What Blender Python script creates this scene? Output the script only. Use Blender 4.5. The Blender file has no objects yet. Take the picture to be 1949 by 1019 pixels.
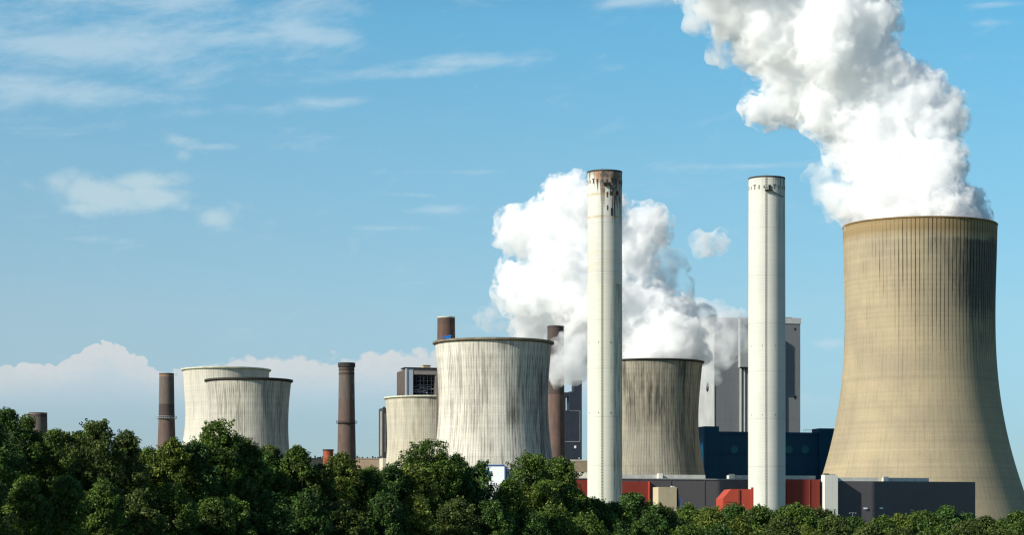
import bpy, bmesh, math, random
import numpy as np
from mathutils import Vector, Matrix

SC = bpy.context.scene
COL = SC.collection
PI = math.pi
# ------------------------------------------------------------------ camera
F, HOR, CZ, PW, PH = 4700.0, 1040.0, 2.0, 1949.0, 1019.0
cam = bpy.data.cameras.new('camera'); camo = bpy.data.objects.new('camera', cam); COL.objects.link(camo)
camo.location = (0, 0, CZ); camo.rotation_euler = (PI/2, 0, 0)
cam.sensor_width = 36.0; cam.lens = F/PW*36.0; cam.shift_y = (HOR-PH/2)/PW
cam.clip_start = 1.0; cam.clip_end = 60000.0
SC.camera = camo
SC.view_settings.view_transform = 'Standard'; SC.view_settings.look = 'None'
SC.view_settings.exposure = 0.3; SC.view_settings.gamma = 1.0
SC.cycles.max_bounces = 80; SC.cycles.volume_bounces = 80; SC.cycles.transparent_max_bounces = 12
SC.cycles.diffuse_bounces = 3; SC.cycles.glossy_bounces = 2
SC.cycles.use_denoising = True
SC.cycles.filter_width = 1.3

SUN_AZ, SUN_EL = math.radians(58), math.radians(31)     # azimuth measured left of the direction back to the camera
sdir = Vector((-math.sin(SUN_AZ)*math.cos(SUN_EL), -math.cos(SUN_AZ)*math.cos(SUN_EL), math.sin(SUN_EL)))

# ------------------------------------------------------------------ node helper
class N:
    def __init__(s, nt): s.nt = nt
    def node(s, t, **k):
        n = s.nt.nodes.new(t)
        for a, b in k.items(): setattr(n, a, b)
        return n
    def put(s, inp, v):
        if v is None: return
        if hasattr(v, 'is_output'): s.nt.links.new(v, inp)
        else: inp.default_value = v
    def m(s, op, a, b=None, c=None, clamp=False):
        n = s.node('ShaderNodeMath', operation=op, use_clamp=clamp)
        for i, v in enumerate((a, b, c)): s.put(n.inputs[i], v)
        return n.outputs[0]
    def add(s, a, b): return s.m('ADD', a, b)
    def sub(s, a, b): return s.m('SUBTRACT', a, b)
    def mul(s, a, b): return s.m('MULTIPLY', a, b)
    def div(s, a, b): return s.m('DIVIDE', a, b)
    def mx(s, a, b): return s.m('MAXIMUM', a, b)
    def step(s, v, lo, hi, t0=0.0, t1=1.0, smooth=True):
        n = s.node('ShaderNodeMapRange', interpolation_type='SMOOTHSTEP' if smooth else 'LINEAR')
        s.put(n.inputs[0], v); s.put(n.inputs[1], lo); s.put(n.inputs[2], hi); s.put(n.inputs[3], t0); s.put(n.inputs[4], t1)
        return n.outputs[0]
    def xyz(s, x, y, z=0.0):
        n = s.node('ShaderNodeCombineXYZ')
        for i, v in enumerate((x, y, z)): s.put(n.inputs[i], v)
        return n.outputs[0]
    def sep(s, v):
        n = s.node('ShaderNodeSeparateXYZ'); s.put(n.inputs[0], v); return n.outputs
    def noise(s, vec, scale=1.0, detail=3.0, rough=0.55, dist=0.0):
        n = s.node('ShaderNodeTexNoise'); s.put(n.inputs['Vector'], vec)
        n.inputs['Scale'].default_value = scale; n.inputs['Detail'].default_value = detail
        n.inputs['Roughness'].default_value = rough; n.inputs['Distortion'].default_value = dist
        return n.outputs['Fac']
    def mix(s, f, a, b, mode='MIX'):
        n = s.node('ShaderNodeMix', data_type='RGBA', blend_type=mode)
        s.put(n.inputs[0], f); s.put(n.inputs[6], a); s.put(n.inputs[7], b)
        return n.outputs[2]
    def gauss(s, v, c, w):
        t = s.div(s.sub(v, c), w)
        return s.m('EXPONENT', s.mul(s.mul(t, t), -1.0))

def srgb(r, g, b):
    f = lambda c: (c/255/12.92) if c/255 <= 0.04045 else ((c/255+0.055)/1.055)**2.4
    return (f(r), f(g), f(b), 1.0)

# ------------------------------------------------------------------ sky
W = bpy.data.worlds.new('World'); SC.world = W; W.use_nodes = True
wn = N(W.node_tree); bg = W.node_tree.nodes['Background']
STR = 0.1
sky = wn.node('ShaderNodeTexSky', sky_type='NISHITA', sun_disc=False)
sky.sun_elevation = SUN_EL; sky.sun_rotation = PI + SUN_AZ
sky.air_density = 1.0; sky.dust_density = 0.5; sky.ozone_density = 3.0
tc = wn.node('ShaderNodeTexCoord').outputs['Generated']
dx, dy, dz = wn.sep(tc)
p = wn.add(wn.mul(wn.m('ARCTAN2', dx, dy), F), PW/2)                       # heading, in thousandths of a turn or so
q = wn.sub(HOR, wn.mul(wn.m('ARCSINE', dz), F))                          # falls with the elevation
up = wn.step(q, 1040, -200, smooth=False)      # 0 at the horizon, 1 about fifteen degrees up
def ramp(n, v, pts):
    r = n.node('ShaderNodeValToRGB'); n.put(r.inputs[0], v)
    els = r.color_ramp.elements
    for i, (pos, c) in enumerate(pts):
        e = els[i] if i < 2 else els.new(pos)
        e.position = pos; e.color = c
    return r.outputs[0]
SKYTINT = [(0.168, (.77, .97, 1.22, 1)), (0.355, (.95, 1.14, 1.20, 1)), (0.597, (.90, 1.28, 1.27, 1)), (0.80, (.74, 1.34, 1.36, 1)), (1.0, (.50, .76, .90, 1))]   # clear, slightly cyan air
SKYTINT = [(a, tuple(c/1.6/1.23 for c in b[:3])+(1,)) for a, b in SKYTINT]
tint = ramp(wn, up, SKYTINT)
lr = wn.step(p, 100, 1900, smooth=False)
tint2 = wn.mix(lr, (1.10*1.6, 1.0*1.6, 0.985*1.6, 1), (0.92*1.6, 1.0*1.6, 1.02*1.6, 1))
skyc = wn.mix(1.0, wn.mix(1.0, sky.outputs[0], tint, 'MULTIPLY'), tint2, 'MULTIPLY')
def disp(c): return tuple(v/STR/1.23 for v in c[:3]) + (1.0,)
# thin high streaks
def blob(cx, cy, rx, ry, slope=0.0):
    yy = wn.add(wn.sub(q, cy), wn.mul(wn.sub(p, cx), slope))
    a = wn.div(wn.sub(p, cx), rx); b = wn.div(yy, ry)
    return wn.m('EXPONENT', wn.mul(wn.add(wn.mul(a, a), wn.mul(b, b)), -1.0))
cv = wn.xyz(wn.mul(p, 0.0058), wn.mul(wn.add(q, wn.mul(p, 0.14)), 0.018), 3.1)
cn = wn.noise(cv, 1.0, 9, 0.63, 0.3)
cv2 = wn.xyz(wn.mul(p, 0.011), wn.mul(q, 0.017), 7.7)
cn2 = wn.noise(cv2, 1.0, 7, 0.6, 0.4)
def total(lst):
    t = None
    for b in lst:
        v = wn.mul(blob(*b[:-1]), b[-1])
        t = v if t is None else wn.mx(t, v)
    return t
cirrus = total([(120, 110, 330, 110, 0.05, .66), (420, 90, 300, 80, .1, .6), (60, 195, 230, 32, 0.03, 1.1), (130, 120, 260, 50, 0.03, 1.0), (300, 30, 210, 34, 0.0, .95), (200, 85, 330, 60, 0.1, .72),
                (600, 85, 130, 24, -0.12, 1.05), (480, 95, 210, 46, 0.0, .8), (330, 140, 200, 60, 0.1, .72),
                (790, 148, 150, 14, 0.08, .95), (880, 130, 160, 15, 0.06, .9), (440, 225, 130, 15, 0.05, .62), (640, 205, 80, 12, 0.04, .55),
                (1420, 325, 130, 8, 0.0, .85), (1210, 18, 110, 12, 0.06, .9), (1570, 658, 50, 10, 0, .85), (820, 403, 90, 9, 0, .62),
                (800, 376, 60, 6, 0, .55), (860, 333, 160, 6, 0, .45), (590, 512, 70, 7, 0, .55), (590, 496, 50, 5, 0, .5),(740, 438, 70, 5, 0, .5),
                (190, 468, 60, 8, 0, .5), (1880, 42, 60, 6, 0, .6), (1860, 75, 60, 8, 0, .42)])
c1 = wn.step(wn.add(wn.mul(cirrus, 0.95), wn.mul(wn.sub(cn, 0.5), 2.3)), 0.10, 1.15)
puff = total([(125, 360, 40, 30, 0.2, 1.0), (200, 385, 100, 34, -0.15, 1.25), (290, 358, 80, 22, 0.05, 1.1), (300, 385, 70, 26, 0, 1.2), (185, 408, 60, 18, 0, 1.0), (412, 420, 42, 20, 0, .9), (360, 402, 50, 14, 0, .75),
              (360, 285, 45, 18, -.1, .72), (410, 290, 50, 8, 0, .6), (350,305,30,16,0,.5)])
c2 = wn.step(wn.add(wn.mul(puff, 0.9), wn.mul(wn.sub(cn2, 0.5), 1.7)), 0.15, 1.0)
# cloud bank low above the horizon
fc = wn.node('ShaderNodeFloatCurve')
cpts = [(-200, 740), (0, 713), (60, 696), (110, 690), (170, 672), (212, 657), (243, 672), (262, 671), (300, 692), (345, 702), (390, 690), (430, 681), (500, 681), (600, 677),
        (700, 670), (830, 663), (950, 655), (1100, 660), (1300, 700), (1600, 760), (1949, 900)]
cu = fc.mapping.curves[0]
for i, (a, b) in enumerate(cpts):
    xx, yy = (a+300)/2300, b/1019
    if i == 0: cu.points[0].location = (xx, yy)
    elif i == len(cpts)-1: cu.points[-1].location = (xx, yy)
    else: cu.points.new(xx, yy)
fc.mapping.update()
wn.put(fc.inputs['Value'], wn.div(wn.add(p, 300), 2300.0))
topq = wn.mul(fc.outputs[0], 1019.0)
vor = wn.node('ShaderNodeTexVoronoi', feature='F1'); wn.put(vor.inputs['Vector'], wn.xyz(wn.mul(p, 0.026), wn.mul(q, 0.036), 1.0)); vor.inputs['Scale'].default_value = 1.0
vor2 = wn.node('ShaderNodeTexVoronoi', feature='F1'); wn.put(vor2.inputs['Vector'], wn.xyz(wn.mul(p, 0.062), wn.mul(q, 0.085), 4.0)); vor2.inputs['Scale'].default_value = 1.0
bn = wn.noise(wn.xyz(wn.mul(p, 0.05), wn.mul(q, 0.06), 5.0), 1.0, 6, 0.6)
edge = wn.add(wn.sub(q, topq), wn.add(wn.add(wn.mul(wn.sub(0.45, vor.outputs['Distance']), 30.0), wn.mul(wn.sub(0.45, vor2.outputs['Distance']), 13.0)), wn.mul(wn.sub(bn, 0.5), 18.0)))
sharp = wn.step(p, 300, 430, 3.5, 13.0)
bank = wn.mul(wn.step(edge, 0.0, sharp), wn.step(q, 815, 705))
bn2 = wn.noise(wn.xyz(wn.mul(p, 0.012), wn.mul(q, 0.02), 9.0), 1.0, 5, 0.55)
bankamt = wn.mul(bank, wn.step(bn2, 0.25, 0.75, 0.62, 0.95))
bankcol = wn.mix(wn.step(wn.add(wn.sub(q, topq), wn.add(wn.mul(wn.sub(bn2, 0.5), 150.0), wn.mul(wn.sub(vor2.outputs['Distance'], 0.45), 24.0))), 0, 110), disp(srgb(218, 220, 220)), disp(srgb(192, 209, 220)))
skyc = wn.mix(wn.mul(c1, 0.62), skyc, disp(srgb(196, 219, 232)))
skyc = wn.mix(wn.mul(c2, 0.62), skyc, disp(srgb(205, 223, 228)))
skyc = wn.mix(wn.mul(bankamt, wn.step(p, 1750, 1100)), skyc, bankcol)
W.node_tree.links.new(skyc, bg.inputs[0]); bg.inputs[1].default_value = STR
W.cycles.sampling_method = 'MANUAL'; W.cycles.sample_map_resolution = 512

# ------------------------------------------------------------------ sun
sl = bpy.data.lights.new('sun', 'SUN'); sl.energy = 5.0; sl.angle = math.radians(0.53); sl.color = (1.0, 0.95, 0.84)
so = bpy.data.objects.new('sun', sl); COL.objects.link(so); so.rotation_euler = (-sdir).to_track_quat('-Z', 'Y').to_euler()

# ------------------------------------------------------------------ placement helpers
def U(px): return (px-PW/2)/F
def X(px, D): return U(px)*D
def Z(py, D): return CZ+(HOR-py)/F*D

def tag(o, label=None, cat=None, group=None, kind=None):
    if label: o['label'] = label
    if cat: o['category'] = cat
    if group: o['group'] = group
    if kind: o['kind'] = kind
    return o
def empty(name, loc, rz=0.0, **k):
    o = bpy.data.objects.new(name, None); COL.objects.link(o); o.location = loc; o.rotation_euler = (0, 0, rz)
    o.empty_display_size = 1.0
    return tag(o, **k)
def obj(name, me, mat, parent=None, loc=None, rz=None, smooth=False):
    if isinstance(me, bmesh.types.BMesh):
        m = bpy.data.meshes.new(name); bmesh.ops.recalc_face_normals(me, faces=me.faces); me.to_mesh(m); me.free(); me = m
    o = bpy.data.objects.new(name, me); COL.objects.link(o)
    if mat is not None: me.materials.append(mat)
    if smooth: me.polygons.foreach_set('use_smooth', [True]*len(me.polygons))
    if parent is not None: o.parent = parent
    if loc is not None: o.location = loc
    if rz is not None: o.rotation_euler = (0, 0, rz)
    return o
def box(bm, x0, x1, y0, y1, z0, z1):
    v = [bm.verts.new((x, y, z)) for z in (z0, z1) for x, y in ((x0, y0), (x1, y0), (x1, y1), (x0, y1))]
    for f in ((0, 3, 2, 1), (4, 5, 6, 7), (0, 1, 5, 4), (1, 2, 6, 5), (2, 3, 7, 6), (3, 0, 4, 7)):
        bm.faces.new([v[i] for i in f])
    return bm
def bxs(*bs):
    bm = bmesh.new()
    for b in bs: box(bm, *b)
    return bm
def bar(bm, a, b, r, n=6, r2=None):
    a, b = Vector(a), Vector(b); d = (b-a).normalized(); r2 = r if r2 is None else r2
    u = d.orthogonal().normalized(); w = d.cross(u)
    A = [bm.verts.new(a+(u*math.cos(t)+w*math.sin(t))*r) for t in [2*PI*i/n for i in range(n)]]
    B = [bm.verts.new(b+(u*math.cos(t)+w*math.sin(t))*r2) for t in [2*PI*i/n for i in range(n)]]
    for i in range(n): bm.faces.new((A[i], A[(i+1) % n], B[(i+1) % n], B[i]))
    bm.faces.new(A[::-1]); bm.faces.new(B)
    return bm
def lathe(name, prof, n, mat, parent, closed=False):
    """prof: list of (r, z); uv = (angle in turns from the side facing -y, z)"""
    prof = list(prof); K = len(prof); n1 = n
    th = np.arange(n)*2*PI/n - PI
    R = np.array([a for a, _ in prof]); Zz = np.array([b for _, b in prof])
    co = np.zeros((K, n, 3)); co[:, :, 0] = R[:, None]*np.sin(th)[None]; co[:, :, 1] = -R[:, None]*np.cos(th)[None]; co[:, :, 2] = Zz[:, None]
    faces = []; uvs = []
    KK = K if closed else K-1
    for k in range(KK):
        k2 = (k+1) % K
        for i in range(n):
            j = (i+1) % n
            faces.append((k*n+i, k*n+j, k2*n+j, k2*n+i))
            u0, u1 = i/n-0.5, (i+1)/n-0.5
            uvs += [(u0, Zz[k]), (u1, Zz[k]), (u1, Zz[k2]), (u0, Zz[k2])]
    me = bpy.data.meshes.new(name); me.from_pydata(co.reshape(-1, 3).tolist(), [], faces)
    uv = me.uv_layers.new(name='UVMap'); uv.data.foreach_set('uv', np.array(uvs, dtype=np.float32).ravel())
    me.update()
    o = obj(name, me, mat, parent, smooth=True)
    try: me.set_sharp_from_angle(angle=math.radians(35))
    except Exception: pass
    return o

# ------------------------------------------------------------------ materials
def newmat(name):
    m = bpy.data.materials.new(name); m.use_nodes = True
    return m, N(m.node_tree), m.node_tree.nodes['Principled BSDF']
def flat(name, col, rough=0.8, metal=0.0, var=0.15, scale=0.15, panel=None, streak=0.0):
    """painted or concrete wall: blotchy variation, optional panel joints (w, h in metres) and rain streaks"""
    m, n, b = newmat(name)
    tcn = n.node('ShaderNodeTexCoord').outputs['Object']
    x, y, z = n.sep(tcn)
    a = n.noise(tcn, scale, 5, 0.6)
    f = n.step(a, 0.3, 0.7, 1-var, 1+var, False)
    if streak:
        s = n.noise(n.xyz(n.mul(n.add(x, y), 0.9), n.mul(n.sub(x, y), 0.9), n.mul(z, 0.05)), 1.0, 4, 0.6)
        f = n.mul(f, n.step(s, 0.3, 0.75, 1.0, 1.0-streak, False))
    if panel:
        pw, ph, dark = panel
        lx = n.m('ABSOLUTE', n.sub(n.m('FRACT', n.div(n.add(x, y), pw)), 0.5))
        lz = n.m('ABSOLUTE', n.sub(n.m('FRACT', n.div(z, ph)), 0.5))
        j = n.mx(n.step(lx, 0.46, 0.5), n.step(lz, 0.46, 0.5))
        f = n.mul(f, n.sub(1.0, n.mul(j, dark)))
    v = n.node('ShaderNodeVectorMath', operation='SCALE'); n.put(v.inputs[0], tuple(col[:3])); n.put(v.inputs['Scale'], f)
    n.put(b.inputs['Base Color'], v.outputs[0]); b.inputs['Roughness'].default_value = rough; b.inputs['Metallic'].default_value = metal; b.inputs['Specular IOR Level'].default_value = 0.15
    return m

def shell_mat(name, base, alt, stain_shade_col, ribs, ribdark=0.25, streakamt=0.5, stains_shade=(), topband=None, ht=100.0, seed=0.0, upper_ribs=None, white=None, lift=1.4, liftdark=0.10, relief=0.3):
    """ribbed concrete shell: uv.x in turns, uv.y height in metres"""
    m, n, b = newmat(name)
    uv = n.node('ShaderNodeUVMap').outputs[0]
    u, v, _ = n.sep(uv)
    big = n.noise(n.xyz(n.mul(u, 9.0), n.mul(v, 0.03), seed), 1.0, 5, 0.6)
    fine = n.noise(n.xyz(n.mul(u, ribs*1.0), n.mul(v, 0.05), seed+3), 1.0, 6, 0.68)
    med = n.noise(n.xyz(n.mul(u, ribs*0.33), n.mul(v, 0.02), seed+6), 1.0, 4, 0.6)
    grain = n.noise(n.xyz(n.mul(u, ribs*3.0), n.mul(v, 1.2), seed+9), 1.0, 4, 0.7)
    c = n.mix(n.step(big, 0.35, 0.65), base, alt)
    if white is not None:
        wcol, zc, zw = white
        wm = n.mul(n.step(n.add(fine, n.mul(med, 0.4)), 0.68, 0.85), n.gauss(v, zc, zw))
        c = n.mix(wm, c, wcol)
    # streaks everywhere, heavier where a mask of stains and painted shade asks for them
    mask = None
    for (tc_, tw, zc, zw, amt) in stains_shade:
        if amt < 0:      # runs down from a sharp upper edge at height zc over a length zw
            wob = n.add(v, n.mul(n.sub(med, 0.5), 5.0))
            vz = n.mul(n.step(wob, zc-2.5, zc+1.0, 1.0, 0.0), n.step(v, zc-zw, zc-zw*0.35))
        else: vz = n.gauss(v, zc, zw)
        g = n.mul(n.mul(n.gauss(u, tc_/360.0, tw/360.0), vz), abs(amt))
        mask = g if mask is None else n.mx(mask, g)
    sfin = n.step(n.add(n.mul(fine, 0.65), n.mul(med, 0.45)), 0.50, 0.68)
    c = n.mix(n.mul(sfin, streakamt), c, stain_shade_col)
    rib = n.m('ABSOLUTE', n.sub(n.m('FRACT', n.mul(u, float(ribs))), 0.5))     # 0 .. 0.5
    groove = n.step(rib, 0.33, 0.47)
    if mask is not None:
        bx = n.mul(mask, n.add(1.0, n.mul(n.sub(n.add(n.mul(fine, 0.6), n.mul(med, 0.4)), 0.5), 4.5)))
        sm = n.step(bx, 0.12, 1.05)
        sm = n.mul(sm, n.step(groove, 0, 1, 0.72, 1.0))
        c = n.mix(sm, c, stain_shade_col)
    gd = n.mul(n.mul(groove, ribdark), n.step(n.add(n.mul(fine, .5), n.mul(med, .5)), 0.38, 0.6, 0.25, 1.6))
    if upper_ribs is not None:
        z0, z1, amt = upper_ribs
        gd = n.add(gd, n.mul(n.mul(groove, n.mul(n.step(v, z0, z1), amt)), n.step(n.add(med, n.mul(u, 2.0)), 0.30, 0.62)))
    lf = n.m('ABSOLUTE', n.sub(n.m('FRACT', n.div(v, lift)), 0.5))
    band = n.noise(n.xyz(0.0, n.mul(v, 0.35), seed+12), 1.0, 3, 0.6)
    k = n.mul(n.sub(1.0, gd), n.sub(1.0, n.mul(n.step(lf, 0.38, 0.5), liftdark)))
    k = n.mul(k, n.step(band, 0.3, 0.7, 0.91, 1.09, False))
    k = n.mul(k, n.step(grain, 0.25, 0.75, 0.88, 1.12, False))
    if topband is not None:
        tcol, z0, z1 = topband
        c = n.mix(n.step(n.add(v, n.mul(n.sub(fine, 0.5), 6.0)), z0, z1, 0.0, 0.85), c, tcol)
    vv = n.node('ShaderNodeVectorMath', operation='SCALE'); n.put(vv.inputs[0], c); n.put(vv.inputs['Scale'], k)
    n.put(b.inputs['Base Color'], vv.outputs[0]); b.inputs['Roughness'].default_value = 0.9
    b.inputs['Specular IOR Level'].default_value = 0.2
    bp = n.node('ShaderNodeBump'); bp.inputs['Distance'].default_value = 0.35; bp.inputs['Strength'].default_value = relief
    n.put(bp.inputs['Height'], n.sub(1.0, groove)); n.put(b.inputs['Normal'], bp.outputs[0])
    return m

def profile(pts, D, zbase=0.0, inner=True, n=46, thick=0.9, rim=None):
    """pts: (py, radius_px) along the silhouette. Returns a closed outer+inner profile in metres."""
    zz = np.array([Z(a, D) for a, _ in pts]); rr = np.array([r/F*D for _, r in pts])
    order = np.argsort(zz); zz = zz[order]; rr = rr[order]
    co = np.polyfit(zz, rr, min(4, len(zz)-1)) if len(zz) > 4 else np.polyfit(zz, rr, len(zz)-1)
    z = np.linspace(zbase, zz[-1], n); r = np.polyval(co, z)
    out = list(zip(r, z))
    if rim:
        zt, rt = zz[-1], r[-1]; w, h = rim
        out += [(rt+w*0.35, zt), (rt+w, zt+h*0.15), (rt+w, zt+h), (rt-thick, zt+h)]
    top = out[-1]
    inn = [(rr_-thick*(1 if i else 1), zz_) for i, (rr_, zz_) in enumerate(zip(r[::-1], z[::-1]))]
    return out, inn

def cooling_tower(name, cx, D, pts, mat, rimmat, label, rim, N_=256):
    X0 = X(cx, D)
    t = empty(name, (X0, D, 0), -math.atan(U(cx)), label=label, cat='cooling tower')
    z = np.array([Z(a, D) for a, _ in pts]); r = np.array([k/F*D for _, k in pts])
    order = np.argsort(z); z = z[order]; r = r[order]
    # silhouette smoothing: shape-preserving resample
    co = np.polyfit(z, r, min(5, len(z)-1))
    zs = np.linspace(0, z[-1], 60); rs = np.polyval(co, zs)
    rs = np.where(zs < z[0], np.interp(zs, [0, z[0]], [r[0]+(z[0])*0.38*(r[0]/ r[-1])*0.6, np.polyval(co, z[0])]), rs)
    outer = list(zip(rs, zs)); inner = [(a-0.9, b) for a, b in outer[::-1]]
    lathe('shell', outer+inner, N_, mat, t, closed=True)
    w, h = rim; rt, zt = rs[-1], zs[-1]
    lathe('rim', [(rt+0.02, zt-h), (rt+w, zt-h*0.55), (rt+w, zt+0.15), (rt-1.3, zt+0.15), (rt-1.3, zt-h), (rt-0.88, zt-h)], N_, rimmat, t, closed=True)
    return t, rt, zt

CONC_RIM = flat('rim_concrete', srgb(120, 112, 96), 0.9, var=0.35, scale=0.3)
PALE_RIM = flat('rim_pale', srgb(190, 190, 170), 0.9, var=0.25, scale=0.3)
DARK = flat('dark_steel', (0.012, 0.014, 0.018, 1), 0.7)
SOOT = flat('sooty_concrete', (0.05, 0.045, 0.04, 1), 0.9, var=0.3)

# big tower
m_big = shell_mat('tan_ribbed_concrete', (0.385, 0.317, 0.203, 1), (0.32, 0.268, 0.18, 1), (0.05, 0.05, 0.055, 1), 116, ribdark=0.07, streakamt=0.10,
    stains_shade=[(34, 24, 186, 38, -0.65), (64, 40, 185, 70, -1.3), (85, 34, 188, 90, -1.0), (14, 12, 186, 20, -0.5), (70, 40, 128, 14, 0.5)], seed=2.0, upper_ribs=(85, 160, 0.85),  # wide right-hand entries mix painted shade with the real dark runs
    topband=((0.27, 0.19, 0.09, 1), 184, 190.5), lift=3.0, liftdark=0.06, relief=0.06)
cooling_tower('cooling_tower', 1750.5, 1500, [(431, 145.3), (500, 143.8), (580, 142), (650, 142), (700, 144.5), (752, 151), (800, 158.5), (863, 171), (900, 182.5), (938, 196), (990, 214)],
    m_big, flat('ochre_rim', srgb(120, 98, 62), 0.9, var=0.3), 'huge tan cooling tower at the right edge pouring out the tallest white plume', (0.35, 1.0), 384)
# standard towers
def std(name, cx, D, ytop, R, label, mat, rimmat, base=(1040-652), rim=(1.1, 1.6), ext=()):
    s = (HOR-ytop)/base; k = R/111.0
    pr = [(655, 111), (680, 108.7), (709, 106.3), (745, 104.7), (783, 104.3), (820, 106.6), (865, 112), (900, 118.5)]
    pts = [(HOR-(HOR-a)*s, r*k) for a, r in pr]
    return cooling_tower(name, cx, D, pts, mat, rimmat, label, rim)
m_A = shell_mat('weathered_concrete', (0.65, 0.615, 0.53, 1), (0.54, 0.51, 0.435, 1), (0.075, 0.07, 0.058, 1), 128, ribdark=0.34, streakamt=0.50,
    stains_shade=[(25, 13, 69, 8, .75), (30, 20, 78, 22, 0.55), (66, 34, 70, 50, 0.85), (-2, 13, 88, 18, 0.30), (12,18,104,4,.45), (25, 12, 96, 12, .35), (6, 5, 66, 12, .4)], seed=11.0)  # the widest entry paints in the shade of the right side
cooling_tower('cooling_tower', 939, 1290, [(652.5, 111), (680, 108.6), (709, 106.2), (745, 104.6), (783, 104.2), (820, 106.8), (865, 112), (900, 118.5)], m_A, CONC_RIM,
    'broad stained cooling tower in the middle, left of the front white chimney', (1.3, 1.5))
m_B = shell_mat('dark_streaked_concrete', (0.36, 0.325, 0.245, 1), (0.27, 0.245, 0.19, 1), (0.05, 0.047, 0.04, 1), 120, ribdark=0.26, streakamt=0.80,
    stains_shade=[(0, 45, 88, 20, 0.60), (45, 30, 70, 44, 0.6), (-30, 30, 98, 10, 0.55)], seed=23.0, white=((0.62, 0.60, 0.5, 1), 58, 26))
B_T = cooling_tower('cooling_tower', 1241, 1500, [(690, 96.3), (720, 93), (752, 90.2), (795, 88), (838, 90), (881, 96.5), (903, 100)], m_B, SOOT,
    'dark streaked cooling tower right behind the front white chimney, steaming', (0.9, 1.1))
m_C = shell_mat('cream_concrete', (0.53, 0.485, 0.37, 1), (0.47, 0.435, 0.35, 1), (0.17, 0.14, 0.09, 1), 120, ribdark=0.22, streakamt=0.35,
    stains_shade=[(-5, 40, 103, 6, 0.45), (50, 30, 70, 40, 0.45), (-25, 14, 55, 30, .35)], seed=31.0)
cooling_tower('cooling_tower', 815, 1753, [(758, 81.5), (790, 79.4), (821, 78.5), (850, 78.4), (876, 80), (898, 83.5)], m_C, PALE_RIM,
    'small cream cooling tower tucked behind the left edge of the broad one', (1.1, 1.6))
m_D = shell_mat('pale_yellow_concrete', (0.59, 0.56, 0.475, 1), (0.52, 0.49, 0.41, 1), (0.16, 0.15, 0.12, 1), 110, ribdark=0.12, streakamt=0.22,
    stains_shade=[(45, 25, 95, 20, 0.5), (-3, 5, 55, 24, .45), (30, 60, 107, 3.5, .5)], seed=41.0)
cooling_tower('cooling_tower', 430.5, 1640, [(704.5, 82.2), (740, 79.5), (789, 77.3), (820, 79), (845, 83), (870, 88)], m_D, PALE_RIM,
    'pale yellowish cooling tower, the rear one of the pair at the left', (1.1, 1.2))
m_E = shell_mat('grey_streaked_concrete', (0.53, 0.50, 0.415, 1), (0.44, 0.415, 0.36, 1), (0.12, 0.115, 0.10, 1), 118, ribdark=0.40, streakamt=0.65,
    stains_shade=[(12, 9, 75, 30, 0.45), (50, 30, 80, 40, 0.4), (0, 70, 96, 3, .4)], seed=53.0)
cooling_tower('cooling_tower', 473.5, 1510, [(724.5, 81), (755, 77.5), (789, 75.3), (820, 75), (852, 76.5), (880, 80)], m_E, SOOT,
    'grey streaked cooling tower, the front one of the pair at the left', (1.0, 1.5))

# ------------------------------------------------------------------ chimneys
def stack(name, D, pts, mat, rimmat, label, cap=0.0, N_=96, cat='chimney', group=None, flue=True, rimh=0.9):
    """pts: (py, xleft, xright) top first"""
    cx = 0.5*(pts[0][1]+pts[0][2]); X0 = X(cx, D)
    t = empty(name, (X0, D, 0), -math.atan(U(cx)), label=label, cat=cat, group=group)
    prof = [(0.5*(c-b)/F*D, Z(a, D)) for a, b, c in pts][::-1]
    r0, z0 = prof[0]; r1, z1 = prof[-1]
    sl = (r0-r1)/max(z1-z0, 1)
    full = [(r0+sl*z0, 0.0)]+prof
    res = []
    for (ra, za), (rb, zb) in zip(full[:-1], full[1:]):
        for k in range(6): f = k/6; res.append((ra+(rb-ra)*f, za+(zb-za)*f))
    res.append(full[-1])
    th = max(0.5, r1*0.12)
    res += [(r1-th, z1), (r1-th, z1-12), (0.01, z1-12)]
    lathe('shaft', res, N_, mat, t)
    lathe('rim', [(r1-th-0.05, z1-rimh), (r1+cap+0.12, z1-rimh), (r1+cap+0.12, z1+0.2), (r1-th-0.05, z1+0.2)], N_, rimmat, t, closed=True)
    return t, r1, z1, sl
def ring(t, r, z, mat, w=1.1, h=0.5, rail=True, name='gallery'):
    g = lathe(name, [(r-0.3, z-h), (r+w, z-h*0.3), (r+w, z), (r-0.3, z)], 72, mat, t, closed=True)
    if rail:
        for i in range(28):
            a = 2*PI*i/28; x, y = (r+w-.1)*math.sin(a), -(r+w-.1)*math.cos(a)
            obj('railing_post', bxs((x-.06, x+.06, y-.06, y+.06, z+0.01, z+1.2)), mat, g)
        lathe('handrail', [(r+w-.16, z+1.14), (r+w-.02, z+1.14), (r+w-.02, z+1.28), (r+w-.16, z+1.28)], 72, mat, g, closed=True)
    return g

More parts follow.
